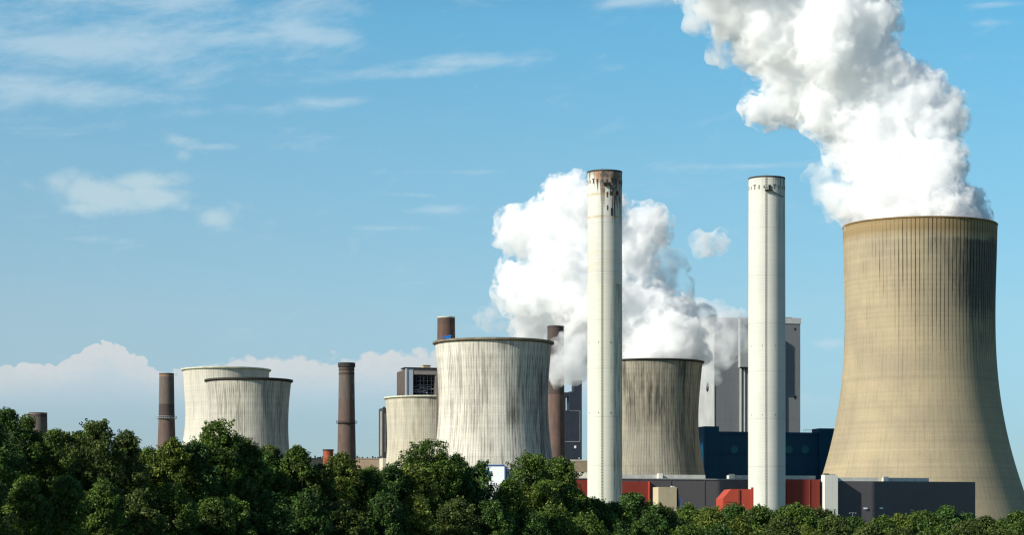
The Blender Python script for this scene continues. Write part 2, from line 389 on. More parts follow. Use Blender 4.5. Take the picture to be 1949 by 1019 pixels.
def white_stack_mat(name, seed, H_, rust=False):
    m, n, b = newmat(name)
    u, v, _ = n.sep(n.node('ShaderNodeUVMap').outputs[0])
    fine = n.noise(n.xyz(n.mul(u, 60.0), n.mul(v, 0.06), seed), 1.0, 5, 0.65)
    big = n.noise(n.xyz(n.mul(u, 5.0), n.mul(v, 0.05), seed+2), 1.0, 5, 0.6)
    lay = n.noise(n.xyz(n.mul(u, 2.0), n.mul(v, 0.55), seed+4), 1.0, 6, 0.7)
    blot = n.noise(n.xyz(n.mul(u, 14.0), n.mul(v, 0.16), seed+8), 1.0, 6, 0.65)
    c = n.mix(n.step(big, 0.3, 0.7), (0.60, 0.59, 0.525, 1), (0.54, 0.535, 0.49, 1))
    c = n.mix(n.step(lay, 0.50, 0.78, 0, 0.30), c, (0.58, 0.53, 0.38, 1))
    if rust:    # weathered lower shaft, repainted above
        low = n.step(v, H_*0.700, H_*0.703, 1.0, 0.0)
        c = n.mix(n.mul(low, 0.55), c, (0.62, 0.61, 0.48, 1))
        mid = n.gauss(v, H_*0.76, H_*0.055)
        c = n.mix(n.mul(mid, n.step(lay, 0.4, 0.6, 0, .6)), c, (0.52, 0.48, 0.36, 1))
        c = n.mix(n.mul(n.mul(low, n.step(n.add(fine, n.mul(u, .8)), 0.5, 0.78)), n.step(u, 0.02, 0.10, 0, .8)), c, (0.16, 0.15, 0.12, 1))
    else:
        low = n.mul(n.step(v, H_*0.565, H_*0.75), n.step(u, 0.03, 0.06))
        c = n.mix(n.mul(n.gauss(v, H_*0.90, H_*0.06), n.step(n.add(fine, n.mul(u, .8)), 0.55, 0.8)), c, (0.35, 0.36, 0.33, 1))
    lf = n.m('ABSOLUTE', n.sub(n.m('FRACT', n.div(v, 2.9)), 0.5))
    c = n.mix(n.step(lf, 0.43, 0.5, 0, 0.14), c, (0.25, 0.23, 0.18, 1))
    lf2 = n.m('ABSOLUTE', n.sub(n.m('FRACT', n.div(n.add(v, 6.0), 23.0)), 0.5))
    c = n.mix(n.step(lf2, 0.489, 0.5, 0, 0.35), c, (0.18, 0.17, 0.14, 1))
    drip = n.noise(n.xyz(n.mul(u, 46.0), n.mul(v, 0.02), seed+5), 1.0, 3, 0.6)
    if rust:
        # rust runs down from the top, more to the right
        d = n.sub(H_, v)
        reach = n.add(n.mul(n.step(drip, 0.40, 0.66), 24.0), n.add(1.5, n.step(u, -0.08, 0.20, 0, 6.0, False)))
        reach = n.mul(reach, n.step(u, -0.16, 0.12, 0.22, 1.0))
        rm = n.step(n.sub(reach, d), -1.5, 2.5)
        c = n.mix(n.mul(rm, n.step(blot, 0.25, 0.6, 0.40, 0.92)), c, n.mix(n.step(blot, 0.42, 0.58), (0.20, 0.09, 0.035, 1), (0.05, 0.042, 0.036, 1)))
        for zc in (H_-11.3, H_-22.0):
            c = n.mix(n.mul(n.gauss(v, zc, 0.55), n.step(blot, .35, .6, .25, .7)), c, (0.42, 0.28, 0.12, 1))
        og = n.mul(n.gauss(u, -0.065, 0.018), n.step(v, H_-6.5, H_-3.5))
        c = n.mix(n.mul(og, n.step(blot, .3, .55, 0.0, 0.9)), c, (0.34, 0.15, 0.05, 1))
    else:
        d = n.sub(H_, v)
        c = n.mix(n.mul(n.step(n.sub(n.mul(n.step(drip, 0.42, 0.7), 12.0), d), -1.0, 2.0), n.step(u, 0.0, 0.12, 0.1, .6)), c, (0.12, 0.11, 0.09, 1))
    n.put(b.inputs['Base Color'], c); b.inputs['Roughness'].default_value = 0.75
    b.inputs['Specular IOR Level'].default_value = 0.25
    return m
def white_chimney(D, pts, label, ladder_u, rust, plat):
    m = white_stack_mat('white_painted_concrete', 3.0 if rust else 17.0, Z(pts[0][0], D), rust)
    t, r, z, sl = stack('white_chimney', D, pts, m, SOOT, label, N_=128, rimh=0.55)
    # vents under the rim
    nv = 22
    for i in range(nv):
        a = 2*PI*(i+0.5)/nv; h = 2.0 if i % 3 else 1.5; w = 0.42
        rz = a; zc = z-5.2
        o = obj('vent', bxs((-w*.8, w*.8, -0.06, 0.15, zc-h/2, zc+h/2)), LADDER if not rust else SOOT, t)
        o.location = (r*math.sin(a), -r*math.cos(a), 0); o.rotation_euler = (0, 0, a)
        if i % 3 == 1:
            obj('vent_lip', bxs((-w*1.9, w*1.9, -0.2, 0.1, zc+h/2+.01, zc+h/2+0.28)), SOOT, o)
    if rust:
        for (a, zz, w, h) in ((8, 10.2, .5, 3.2), (22, 9.6, 1.3, 2.4), (45, 9.4, 1.4, 2.6), (9, 15.6, .45, 3.0), (24, 17.2, 1.0, 4.4)):
            a = math.radians(a); zc = z-zz*1.15
            o = obj('patch_panel', bxs((-w*.55, w*.55, -0.1, 0.2, zc-h*.4, zc+h*.4)), SOOT, t)
            o.location = (r*math.sin(a), -r*math.cos(a), 0); o.rotation_euler = (0, 0, a)
    # caged ladder down the front
    a = ladder_u; bm = bmesh.new(); zz = 6.0
    rr = lambda q_: r+sl*(z-q_)
    for s in (-0.28, 0.28): bar(bm, (s, -rr(2)-0.25, 2), (s, -rr(z)-0.25, z+1.0), 0.07, 4)
    k = 3.0
    while k < z:
        box(bm, -0.3, 0.3, -rr(k)-0.3, -rr(k)+0.05, k, k+0.16); k += 1.4
    lo = obj('ladder', bm, LADDER, t); lo.rotation_euler = (0, 0, a)
    # aviation lamp boxes at two levels
    for zq in (0.545, .36):
        for da in (-1.05, -0.35, 0.35, 1.05):
            b_ = obj('lamp_box', bxs((-0.13, 0.13, -0.15, 0.05, z*zq, z*zq+0.55)), SOOT, t)
            rq = rr(z*zq); b_.location = (rq*math.sin(a+da+.15), -rq*math.cos(a+da+.15), 0); b_.rotation_euler = (0, 0, a+da+.15)
    if plat:
        bm = bmesh.new(); zp = z-7.2
        box(bm, -1.0, 2.6, -r-1.5, -r+0.6, zp, zp+0.45)
        for xx in (-0.9, 0.3, 1.4, 2.5): box(bm, xx-.06, xx+.06, -r-1.45, -r-1.33, zp+.45, zp+1.6)
        box(bm, -1.0, 2.6, -r-1.47, -r-1.35, zp+1.6, zp+1.72)
        box(bm, 0.7, 1.7, -r-.4, -r+0.5, zp+.46, zp+2.9)
        po = obj('service_platform', bm, DARK, t); po.rotation_euler = (0, 0, a+0.05)
        pts3 = [((r+0.15)*math.sin(a+0.4+i*.12), -(r+0.15)*math.cos(a+0.4+i*.12), zp-0.4-1.8*min(1, i*0.25)) for i in range(8)]
        bm = bmesh.new()
        for q0, q1 in zip(pts3[:-1], pts3[1:]): bar(bm, q0, q1, 0.16, 5)
        obj('cable', bm, DARK, t)
    else:
        bm = bmesh.new(); zp = z-7.4
        box(bm, -.2, 3.2, -r-1.3, -r+0.8, zp, zp+0.5)
        box(bm, -.2, 3.2, -r-1.28, -r-1.2, zp+.5, zp+1.3)
        po = obj('service_platform', bm, DARK, t); po.rotation_euler = (0, 0, a+0.12)
    return t
LADDER = flat('weathered_ladder_steel', (0.16, 0.15, 0.12, 1), 0.7, var=.4, scale=0.6)
white_chimney(1174, [(328, 1118.2, 1184), (640, 1117.5, 1183.7), (955, 1117, 1183.2)], 'front white chimney with a rust stained top, left of its twin', math.asin(-0.16), True, False)
white_chimney(1192, [(340, 1424.8, 1494), (640, 1425, 1495.7), (965, 1427, 1497.5)], 'clean white chimney with a dark ladder line, nearer the huge tan tower', math.asin(-0.04), False, True)

def brick_mat(name, bands, seed=0.0):
    """bands: list of (z_from, colour) bottom up"""
    m, n, b = newmat(name)
    u, v, _ = n.sep(n.node('ShaderNodeUVMap').outputs[0])
    a = n.noise(n.xyz(n.mul(u, 18.0), n.mul(v, 0.12), seed), 1.0, 6, 0.65)
    g = n.noise(n.xyz(n.mul(u, 60.0), n.mul(v, 0.9), seed+2), 1.0, 5, 0.7)
    c = bands[0][1]
    for z0, col in bands[1:]:
        c = n.mix(n.step(n.add(v, n.mul(n.sub(a, 0.5), 1.4)), z0-0.4, z0+0.4), c, col)
    cr = n.m('ABSOLUTE', n.sub(n.m('FRACT', n.div(v, 1.1)), 0.5))
    k = n.mul(n.step(a, 0.3, 0.7, 0.75, 1.25, False), n.step(g, 0.3, 0.7, 0.85, 1.15, False))
    k = n.mul(k, n.step(cr, 0.36, 0.5, 1.0, 0.86))
    vv = n.node('ShaderNodeVectorMath', operation='SCALE'); n.put(vv.inputs[0], c); n.put(vv.inputs['Scale'], k)
    n.put(b.inputs['Base Color'], vv.outputs[0]); b.inputs['Roughness'].default_value = 0.95
    return m
BR = (0.112, 0.076, 0.064, 1); BRD = (0.060, 0.045, 0.042, 1); BRR = (0.22, 0.13, 0.09, 1); BRG = (0.115, 0.092, 0.078, 1)
def zf(py, D): return Z(py, D)
D_ = 1560
t, r, z, s = stack('brick_chimney', D_, [(712, 303.3, 331), (780, 301.5, 331.3), (845, 297.5, 331.3)],
    brick_mat('brick_a', [(0, BR), (zf(798, D_), BRD), (zf(770, D_), BRG), (zf(718, D_), BRR)], 1), SOOT, 'brick chimney with a pale ring halfway, left of the paired cooling towers', rimh=0.4)
ring(t, r+0.75, zf(797, D_), flat('pale_gallery', srgb(170, 175, 180), 0.8))
D_ = 1500
t, r, z, s = stack('brick_chimney', D_, [(692, 645.2, 674.2), (780, 643.4, 675), (870, 640.5, 675.8)],
    brick_mat('brick_b', [(0, BR), (zf(760, D_), BRG), (zf(716, D_), BR)], 4), SOOT, 'tapered brick chimney with a flared dark cap and one gallery, standing alone', cap=0.5, rimh=2.4)
ring(t, r+0.65, zf(806, D_), SOOT)
for k_, zz in enumerate((zf(712, D_), zf(704, D_))):
    lathe('collar', [(r-.1, zz-.5), (r+0.22, zz-.5), (r+0.22, zz+.3), (r-.1, zz+.3)], 72, SOOT, t, closed=True)
D_ = 1800
stack('brick_chimney', D_, [(787, 55, 89.5), (850, 54, 90.5)], brick_mat('brick_c', [(0, BRG), (zf(795, D_), BRD), (zf(789, D_), (0.3, 0.2, 0.16, 1))], 7), SOOT,
    'squat chimney top just clearing the trees at the far left', rimh=0.3)
D_ = 1480
t, r, z, s = stack('brick_chimney', D_, [(604.5, 832.5, 866), (700, 831.5, 867)], brick_mat('brick_d', [(0, (0.11, 0.065, 0.05, 1)), (zf(618, D_), (0.085, 0.055, 0.045, 1))], 12), PALE_RIM,
    'dark brick chimney top rising above the left rim of the broad tower', rimh=0.5)
D_ = 1418
t, r, z, s = stack('brick_chimney', D_, [(622, 1042, 1073), (740, 1041, 1074), (875, 1040, 1077)],
    brick_mat('brick_e', [(0, (0.13, 0.082, 0.066, 1)), (zf(752, D_), (0.07, 0.05, 0.045, 1))], 15), SOOT, 'brown brick chimney half veiled by steam behind the broad tower', rimh=0.6)
# rusty tank
D_ = 1450
t = empty('storage_tank', (X(624.7, D_), D_, 0), label='small rust red round tank left of the lone brick chimney', cat='tank')
rr_ = 9.9/F*D_
lathe('drum', [(rr_, 0), (rr_, Z(858, D_)), (0.01, Z(857, D_))], 48, flat('rust_red', (0.26, 0.07, 0.035, 1), 0.8, var=.4, scale=.5), t)
lathe('rim', [(rr_-.02, Z(858, D_)-.3), (rr_+.25, Z(858, D_)-.3), (rr_+.25, Z(856.4, D_)), (rr_-.02, Z(856.4, D_))], 48, SOOT, t, closed=True)

# ------------------------------------------------------------------ buildings, all set to the plant's grid
ROT = math.radians(14); cR, sR = math.cos(ROT), math.sin(ROT)
def width_to(x0, D, px1, rot=ROT):
    c, s = math.cos(rot), math.sin(rot); u1 = U(px1)
    return (u1*D-X(x0, D))/(c-u1*s)
def depth_to(x0, D, pxl, rot=ROT):
    c, s = math.cos(rot), math.sin(rot); u = U(pxl)
    return (X(x0, D)-u*D)/(s+u*c)
def origin(px, D): return (X(px, D), D, 0.0)

GREY = flat('grey_cladding', (0.19, 0.20, 0.215, 1), 0.6, var=0.06, scale=0.05, panel=(4.0, 9.0, 0.12), streak=.12)
GREYW = flat('pale_cladding', (0.50, 0.51, 0.51, 1), 0.6, var=0.06, scale=0.05, streak=.1)
GREYD = flat('duct_grey', (0.34, 0.36, 0.36, 1), 0.6, var=0.1, streak=.2)
# boiler house with the pale side (right of the dark streaked tower)
D_ = 1720
bh = empty('boiler_house', origin(1360, D_), ROT, label='tall grey boiler house behind the clean white chimney, its left flank white', cat='building')
w = width_to(1360, D_, 1528); d = depth_to(1360, D_, 1300); zt = Z(604, D_); zl = Z(606, D_)
w1 = width_to(1360, D_, 1405); w2 = width_to(1360, D_, 1443)
obj('wall', bxs((0, w1+2, 0.05, d, 0, zt), (w1+2, w, 5.0, d, 0, Z(607, D_)+1.5)), GREY, bh)
obj('side_wall', bxs((-0.4, 0.04, -0.3, d+.2, 0, zt+.3)), flat('flank_cladding', (0.42, 0.43, 0.42, 1), .65, var=.12, scale=.06, streak=.35), bh)
obj('parapet', bxs((w1+1.9, w+0.5, 4.6, 5.6, Z(607, D_)-1.8, Z(607, D_)+2.2), (w-.3, w+.5, 5.6, d, Z(607, D_)-1.8, Z(607, D_)+2.2)), GREYW, bh)
# stair and duct shaft in front
obj('duct_shaft', bxs((w1, w2, -4.5, 4.99, Z(700, D_), zt-1.0)), GREYD, bh)
obj('duct_lower', bxs((w1+.8, w2, -3.0, 4.99, 0, Z(700, D_)-.02)), flat('duct_lower_grey', (0.26, 0.27, 0.27, 1), .7, var=.1, streak=.3), bh)
for k_ in (0.0, 2.6, 5.4): obj('duct_rib', bxs((w1+.8+k_, w1+1.3+k_, -3.5, -3.01, 0, Z(700, D_)-.4)), GREYW, bh)
obj('duct_flange', bxs((w1-.4, w2+.3, -4.9, -4.51, Z(702, D_), Z(699, D_))), DARK, bh)
obj('roof_stack', bxs((width_to(1360, D_, 1362)-2, width_to(1360, D_, 1368), 3, 7, zt-.5, Z(598, D_))), DARK, bh)
obj('roof_fan', bxs((width_to(1360, D_, 1503), width_to(1360, D_, 1514)-.5, 8, 12, Z(607, D_)+1.5, Z(601, D_)), (width_to(1360, D_, 1500), width_to(1360, D_, 1514)+.5, 7.5, 12.5, Z(601, D_)+.01, Z(599, D_))), flat('roof_brown', (0.25, 0.18, 0.13, 1), .8), bh)
AER = flat('aerial_grey', (0.4, 0.42, 0.45, 1), .5)
for dxx, hh in ((-.3, 7), (2.0, 4), (3.8, 9)):
    y_ = d*0.75 - dxx*5; bm = bmesh.new()
    bar(bm, (.3, y_, zt), (.3, y_, zt+hh*.6), .15, 5); box(bm, -.8, 1.4, y_-.1, y_+.1, zt+hh*.5, zt+hh*.5+.25)
    obj('antenna', bm, AER, bh)
obj('roof_gantry', bxs((0.0, 4.5, d*.25, d*.6, zt+.31, zt+2.2), (.6, 3.5, d*.62, d*.8, zt+.31, zt+1.4)), GREYD, bh)
ov = obj('porthole', bmesh.new(), DARK, bh)
bm = bmesh.new(); bmesh.ops.create_cone(bm, cap_ends=True, segments=24, radius1=2.6, radius2=2.6, depth=0.4)
bm.transform(Matrix.Rotation(PI/2, 4, 'Y')); bm.transform(Matrix.Scale(1.3, 4, (0, 0, 1))); bm.to_mesh(ov.data); bm.free()
dp = depth_to(1360, D_, 1348); ov.location = (-0.5, dp, Z(735, D_))
for za_, zb_ in ((624, 620), (757, 752)): obj('window', bxs((w-4.5, w-3.5, 4.8, 5.05, Z(za_, D_), Z(zb_, D_))), DARK, bh)

# navy turbine hall
NAVY = flat('navy_cladding', (0.003, 0.052, 0.112, 1), 0.55, var=0.12, scale=0.05, panel=(3.5, 60, 0.12))
NAVY2 = flat('navy_disc', (0.014, 0.125, 0.165, 1), 0.55)
D_ = 1560
th = empty('turbine_hall', origin(1362, D_), ROT, label='long navy blue hall with round discs, between the streaked tower and the huge one', cat='building')
w = width_to(1362, D_, 1600); wr = width_to(1362, D_, 1558)
zt = Z(822, D_)
obj('wall', bxs((0, w, 0.5, 34, 0, zt)), NAVY, th)
wl = width_to(1362, D_, 1337)
obj('stair_tower', bxs((wl, 0.9, -4, 10, 0, Z(813, D_))), NAVY, th)
obj('end_tower', bxs((wr, w+4, -1.2, 12, 0, Z(812, D_)-.6)), NAVY, th)
obj('fascia', bxs((0.9, wr, 0.0, 0.48, Z(829, D_), Z(826, D_)), ), flat('navy_trim', (0.002, 0.038, 0.085, 1), .5), th)
for pxc in (1398, 1502, 1533):
    wc = width_to(1362, D_, pxc)
    bm = bmesh.new(); bmesh.ops.create_cone(bm, cap_ends=True, segments=40, radius1=2.5, radius2=2.5, depth=0.3)
    bm.transform(Matrix.Rotation(PI/2, 4, 'X'))
    o = obj('disc', bm, NAVY2, th); o.location = (wc, 0.42, Z(858, D_+wc*sR)+.6)
bm = bmesh.new()
for k_ in range(6): bar(bm, (wr-9+k_*1.5, 3, zt), (wr-9+k_*1.5, 3, zt+1.8), .08, 4)
box(bm, wr-9.1, wr-1.4, 2.93, 3.07, zt+1.7, zt+1.9)
obj('roof_railing', bm, DARK, th)

# dark shed with red bays
SHED = flat('anthracite_cladding', (0.105, 0.098, 0.104, 1), 0.75, var=0.06, scale=0.05, panel=(3.0, 80, 0.10))
RED = flat('red_cladding', (0.26, 0.045, 0.032, 1), 0.6, var=0.08, scale=.08, panel=(2.2, 60, 0.12))
ROOFL = flat('rooflight_white', (0.55, 0.55, 0.50, 1), .7, var=.15, scale=.4)
WHITEB = flat('white_block', (0.74, 0.73, 0.66, 1), 0.7, var=.04, panel=(9, 2.2, .08), streak=.06)
D_ = 1200
sh = empty('process_hall', origin(1060, D_), ROT, label='long low anthracite hall across the foot of the white chimneys, with red bays', cat='building')
w = width_to(1060, D_, 1855)
def zz_at(px, py):        # height on the front plane
    ww = width_to(1060, D_, px); return Z(py, D_+ww*sR)
wm = width_to(1060, D_, 1567)
ztop = zz_at(1300, 912); zr = zz_at(1700, 917.5)
obj('wall', bxs((0, wm, 0.0, 60, 0, ztop)), SHED, sh)
o = obj('wall', bxs((wm, w, -0.8, 60, 0, zr)), SHED, sh)
def roofstrip(pa, pb, py, name='rooflight'):
    a, b_ = width_to(1060, D_, pa), width_to(1060, D_, pb)
    z1 = ztop if pb < 1580 else zr
    obj(name, bxs((a, b_, 2.0, 7, z1+.003, z1+1.9)), ROOFL, sh)
for pa, pb in ((1185, 1345), (1392, 1555), (1598, 1675), (1688, 1771)):
    roofstrip(pa, pb, 905)
for px_ in (1257, 1394, 1591, 1687):
    a = width_to(1060, D_, px_)
    obj('roof_cowl', bxs((a-1.1, a+1.1, -0.2, 1.98, (ztop if px_ < 1580 else zr)+.003, (ztop if px_ < 1580 else zr)+2.4)), flat('cowl_white', (0.78, 0.76, .68, 1), .7), sh)
for k_ in range(9):
    xx = 6+k_*17.3
    if xx < wm-3: obj('downpipe', bxs((xx, xx+.2, -.22, -.003, 0, ztop-.1)), SHED, sh)
obj('gutter', bxs((0, wm-.05, -.32, -.29+.287, ztop-.45, ztop-.05)), GREYD, sh)
# white stair block
a, b_ = width_to(1060, D_, 1562), width_to(1060, D_, 1587)
obj('stair_block', bxs((a, b_, -5.5, -0.82, 0, zz_at(1575, 905.5))), WHITEB, sh)
obj('block_roof_plant', bxs((a+.8, a+3, -4, -1.5, zz_at(1575, 905.5), zz_at(1575, 904)+.3), (a+3.6, b_-.6, -4, -1.5, zz_at(1575, 905.5), zz_at(1575, 904.6))), DARK, sh)
# red bays proud of the wall
for pa, pb, py, pr, nm in ((1060, 1123, 915, 3.0, 'red_bay'), (1180, 1236, 918, 3.5, 'red_bay'), (1494, 1556, 914, 3.0, 'red_bay')):
    a, b_ = width_to(1060, D_, pa), width_to(1060, D_, pb); zt_ = zz_at((pa+pb)/2, py)
    rb = obj(nm, bxs((a, b_, -pr, -0.003, 0, zt_)), RED, sh)
    if pa == 1180:
        obj('corner_trim', bxs((b_-1.7, b_-1.0, -pr-.35, -pr-.003, 0, zt_)), flat('bright_red_trim', (0.6, .10, .05, 1), .6), rb)
    if pa == 1494:
        obj('corner_trim', bxs((a+2.6, a+3.1, -pr-.25, -pr-.003, 0, zt_)), RED, rb)
        obj('corner_trim', bxs((b_-5.5, b_-5.1, -pr-.25, -pr-.003, 0, zt_)), RED, rb)
# chamfered red annex in front
Dx = 1120
an = empty('red_annex', origin(1376, Dx), math.radians(8), label='bright red annex with a chamfered corner left of the clean white chimney', cat='building')
w = width_to(1376, Dx, 1433, math.radians(8)); c1_ = width_to(1376, Dx, 1398, math.radians(8))
zt_ = Z(932, Dx); zc_ = Z(950, Dx)
bm = bmesh.new()
pf = [(0, 0), (w, 0), (w, zt_), (c1_-1.6, zt_), (0, zc_)]
A_ = [bm.verts.new((x_, 0, z_)) for x_, z_ in pf]; B_ = [bm.verts.new((x_, 14, z_)) for x_, z_ in pf]
bm.faces.new(A_); bm.faces.new(B_[::-1])
for i in range(5): bm.faces.new((A_[i], A_[(i+1) % 5], B_[(i+1) % 5], B_[i]))
REDB = flat('bright_red_cladding', (0.40, 0.065, 0.038, 1), 0.6, var=0.08, scale=.1, panel=(1.6, 50, .10))
obj('wall', bm, REDB, an)
obj('pilaster', bxs((c1_+1.5, c1_+2.4, -.4, -.003, 0, zt_-.2)), RED, an)
obj('pilaster', bxs((w-.9, w+.2, -.5, -.003, 0, zt_+.8)), REDB, an)
obj('louvre', bxs((1.0, c1_+1.0, -.1, -.003, Z(957, Dx), Z(956, Dx))), RED, an)

# concrete kiosk tower
Dx = 1090
t = empty('concrete_hut', origin(1253, Dx), math.radians(14), label='squat beige concrete block above the trees between the white chimneys', cat='building')
w = width_to(1253, Dx, 1288, math.radians(14))
obj('wall', bxs((0, w, 0, 8, 0, Z(928, Dx))), flat('beige_concrete', (0.52, 0.43, 0.28, 1), 0.9, var=.1, panel=(1.3, 1.3, .1), streak=.15), t)
obj('side_panel', bxs((w+.02, w+1.2, 1.5, 7, 0, Z(928, Dx)-.6)), DARK, t)
obj('roof_cowl', bxs((w-2.2, w-.8, .6, 2.2, Z(928, Dx), Z(926, Dx))), ROOFL, t)
# silos beside it
BLUE = flat('silo_blue', (0.02, 0.09, 0.28, 1), .5); WHT = flat('silo_white', (0.72, 0.76, 0.80, 1), .5, var=.06)
Dx = 1100
t = empty('storage_silo', (X(1250, Dx), Dx, 0), label='small white silo with a blue band, left of the beige concrete block', cat='silo')
lathe('tank', [(1.15, 0), (1.15, Z(949, Dx)), (0.9, Z(947, Dx)), (0.01, Z(947, Dx))], 32, WHT, t)
lathe('blue_band', [(0.85, Z(949, Dx)-.2), (1.0, Z(949, Dx)+.1), (1.0, Z(943.5, Dx)), (0.5, Z(943, Dx))], 32, BLUE, t)
lathe('vent_pipe', [(0.62, Z(943, Dx)-.2), (0.62, Z(931, Dx)), (.01, Z(930.6, Dx))], 24, WHT, t)
t = empty('storage_silo', (X(1294, Dx), Dx, 0), label='slim pale blue silo with red markings, right of the beige concrete block', cat='silo')
lathe('tank', [(.75, 0), (.75, Z(950, Dx)), (0.5, Z(948, Dx)), (0.01, Z(947.6, Dx))], 32, flat('silo_pale_blue', (.45, .55, .70, 1), .5), t)
bm = bmesh.new(); bar(bm, (-.75, -.8, 0), (-.75, -.8, Z(942, Dx)), .16, 6); obj('pipe', bm, RED, t)
for zz in (948.5, 952.5): obj('sign_plate', bxs((-.95, -.45, -1.05, -.97, Z(zz+1.6, Dx), Z(zz-.6, Dx))), WHT, t)

# grey dome in front of the white block, lamp mast, wall lamps on the shed
Dx = 1100
lathe_t = empty('lamp_mast', (X(1623, Dx), Dx, 0), label='thin floodlight mast with two arms before the dark hall', cat='lamp')
bm = bmesh.new(); MAST = flat('mast_grey', (.2, .21, .21, 1), .7); bar(bm, (0, 0, 0), (0, 0, Z(977, Dx)), .1, 6); obj('pole', bm, MAST, lathe_t)
obj('crossarm', bxs((-1.5, 1.5, -.05, .05, Z(977.5, Dx), Z(977.5, Dx)+.14)), MAST, lathe_t)
for s_ in (-1.4, 0, 1.4): obj('lamp_head', bxs((s_-.22, s_+.22, -.2, .2, Z(977.5, Dx)-.35, Z(977.5, Dx)-.01)), MAST, lathe_t)
t = empty('vault_roof_shed', origin(1562, 1130), ROT, label='low grey shed with a rounded roof at the foot of the white stair block', cat='building')
bm = bmesh.new(); R_ = 6.5; K_ = 16
zb = Z(992, 1130)-3.0
A_ = [bm.verts.new((R_*math.cos(PI*i/K_)+2.5, 0, zb+R_*0.7*math.sin(PI*i/K_))) for i in range(K_+1)]
B_ = [bm.verts.new((v.co.x, 10, v.co.z)) for v in A_]
for i in range(K_): bm.faces.new((A_[i], A_[i+1], B_[i+1], B_[i]))
bm.faces.new(A_); bm.faces.new(B_[::-1])
obj('roof', bm, flat('zinc', (0.35, 0.40, 0.42, 1), .5), t)
obj('wall', bxs((2.5-R_+.1, 2.5+R_-.1, .1, 9.9, 0, zb)), GREYW, t)
for px_, py_ in ((1589, 968), (1646, 969), (1676, 968.5)):
    a = width_to(1060, 1200, px_)
    obj('wall_lamp', bxs((a-.9, a+.9, -1.3, -.81, zz_at(px_, py_)-.4, zz_at(px_, py_)+.4)), WHT, sh)

# white hall with the blue fascia
Dx = 900
t = empty('white_warehouse', origin(960, Dx), math.radians(-4), label='white building with a blue roof edge showing between two trees', cat='building')
wl = width_to(960, Dx, 905, math.radians(-4))
zt_ = Z(887.5, Dx)
obj('wall', bxs((wl, 0, 0, 20, 0, zt_)), flat('bright_white_cladding', (0.80, .82, .82, 1), .6, var=.03), t)
obj('roof_edge', bxs((wl-.1, 0.1, -.15, -.003, zt_-.15, zt_+.35)), BLUE, t)
obj('corner_post', bxs((0.02, 0.5, -.1, 6, 0, zt_-.1)), BLUE, t)
obj('side_wall', bxs((.52, 2.6, 3, 19, 0, zt_-1.2)), GREYW, t)
CY = flat('sign_blue', (0.01, 0.20, 0.62, 1), .5)
bm = bmesh.new()
for a_, b2, wd in (((928.4, 892), (933.5, 914), 3.4), ((911, 892), (917, 906), 3.2), ((917, 900), (922, 892), 3.0)):
    x0_, z0_ = width_to(960, Dx, a_[0], math.radians(-4)), Z(a_[1], Dx); x1_, z1_ = width_to(960, Dx, b2[0], math.radians(-4)), Z(b2[1], Dx); hw = wd/2/F*Dx
    q_ = [(x0_-hw, z0_), (x0_+hw, z0_), (x1_+hw, z1_), (x1_-hw, z1_)]
    A_ = [bm.verts.new((x_, -.1, z_)) for x_, z_ in q_]; B_ = [bm.verts.new((x_, -.004, z_)) for x_, z_ in q_]
    bm.faces.new(A_); bm.faces.new(B_[::-1])
    for i in range(4): bm.faces.new((A_[i], A_[(i+1) % 4], B_[(i+1) % 4], B_[i]))
obj('emblem', bm, CY, t)

# boiler house with the open steel bay (left)
D_ = 1900
BRN = flat('brown_cladding', (0.10, 0.08, 0.07, 1), .8, var=.1, panel=(2.5, 60, .15)); TAUPE = flat('taupe_cladding', (0.27, 0.24, 0.215, 1), .8, var=.08, panel=(60, 1.6, .15))
LG = flat('light_grey_panel', (0.42, 0.47, 0.53, 1), .7, var=.06)
lb = empty('boiler_house', origin(772, D_), ROT, label='taupe boiler house with an open steel framed bay above the small cream tower', cat='building')
dl = depth_to(772, D_, 756); zt = Z(702, D_); w = width_to(772, D_, 850); wp = width_to(772, D_, 786); wq = width_to(772, D_, 828.5)
zb1, zb2 = Z(713, D_), Z(752, D_)
obj('wall', bxs((0.05, w, 12, dl, 0, zt-.02), (wp, w, .3, 12, 0, zb2), (wq, w, .3, 12, zb2, zb1)), TAUPE, lb)
obj('top_wall', bxs((wp, w, 0, 11.9, zb1, zt)), TAUPE, lb)
obj('side_wall', bxs((-.3, .04, .5, dl, 0, zt-1)), BRN, lb)
obj('corner_column', bxs((-.3, 1.1, -.8, .48, 0, zt+.2)), GREYW, lb)
obj('front_panel', bxs((1.15, wp, -.3, 11.9, 0, zt)), LG, lb)
obj('roof_edge', bxs((-1.2, w, -.9, 13, zt+.21, zt+.9)), DARK, lb)
obj('roof_box', bxs((width_to(772, D_, 807), width_to(772, D_, 821), 3, 9, zt+.91, Z(695, D_)), (width_to(772, D_, 806), width_to(772, D_, 822), 2.5, 9.5, Z(695, D_)+.01, Z(694, D_))), flat('cream_box', (.55, .42, .27, 1), .8), lb)
obj('bay_back', bxs((wp, wq, 9.5, 11.9, zb2, zb1-.01)), DARK, lb)
rnd = random.Random(5)
bm = bmesh.new()
for i in range(7):
    xx = wp+(wq-wp)*i/6; bar(bm, (xx, 1.0, zb2), (xx, 1.0, zb1), .22, 4); bar(bm, (xx, 6.0, zb2), (xx, 6.0, zb1), .2, 4)
for k_ in range(5):
    zz = zb2+(zb1-zb2)*(k_+.5)/5; bar(bm, (wp, 1.0, zz), (wq, 1.0, zz), .2, 4)
for i in range(6):
    xa, xb = wp+(wq-wp)*i/6, wp+(wq-wp)*(i+1)/6
    bar(bm, (xa, 1.2, zb1-4*(i % 2)), (xb, 1.2, zb1-4*((i+1) % 2)), .15, 4)
obj('steel_frame', bm, flat('bay_steel', (.06, .065, .08, 1), .6), lb)
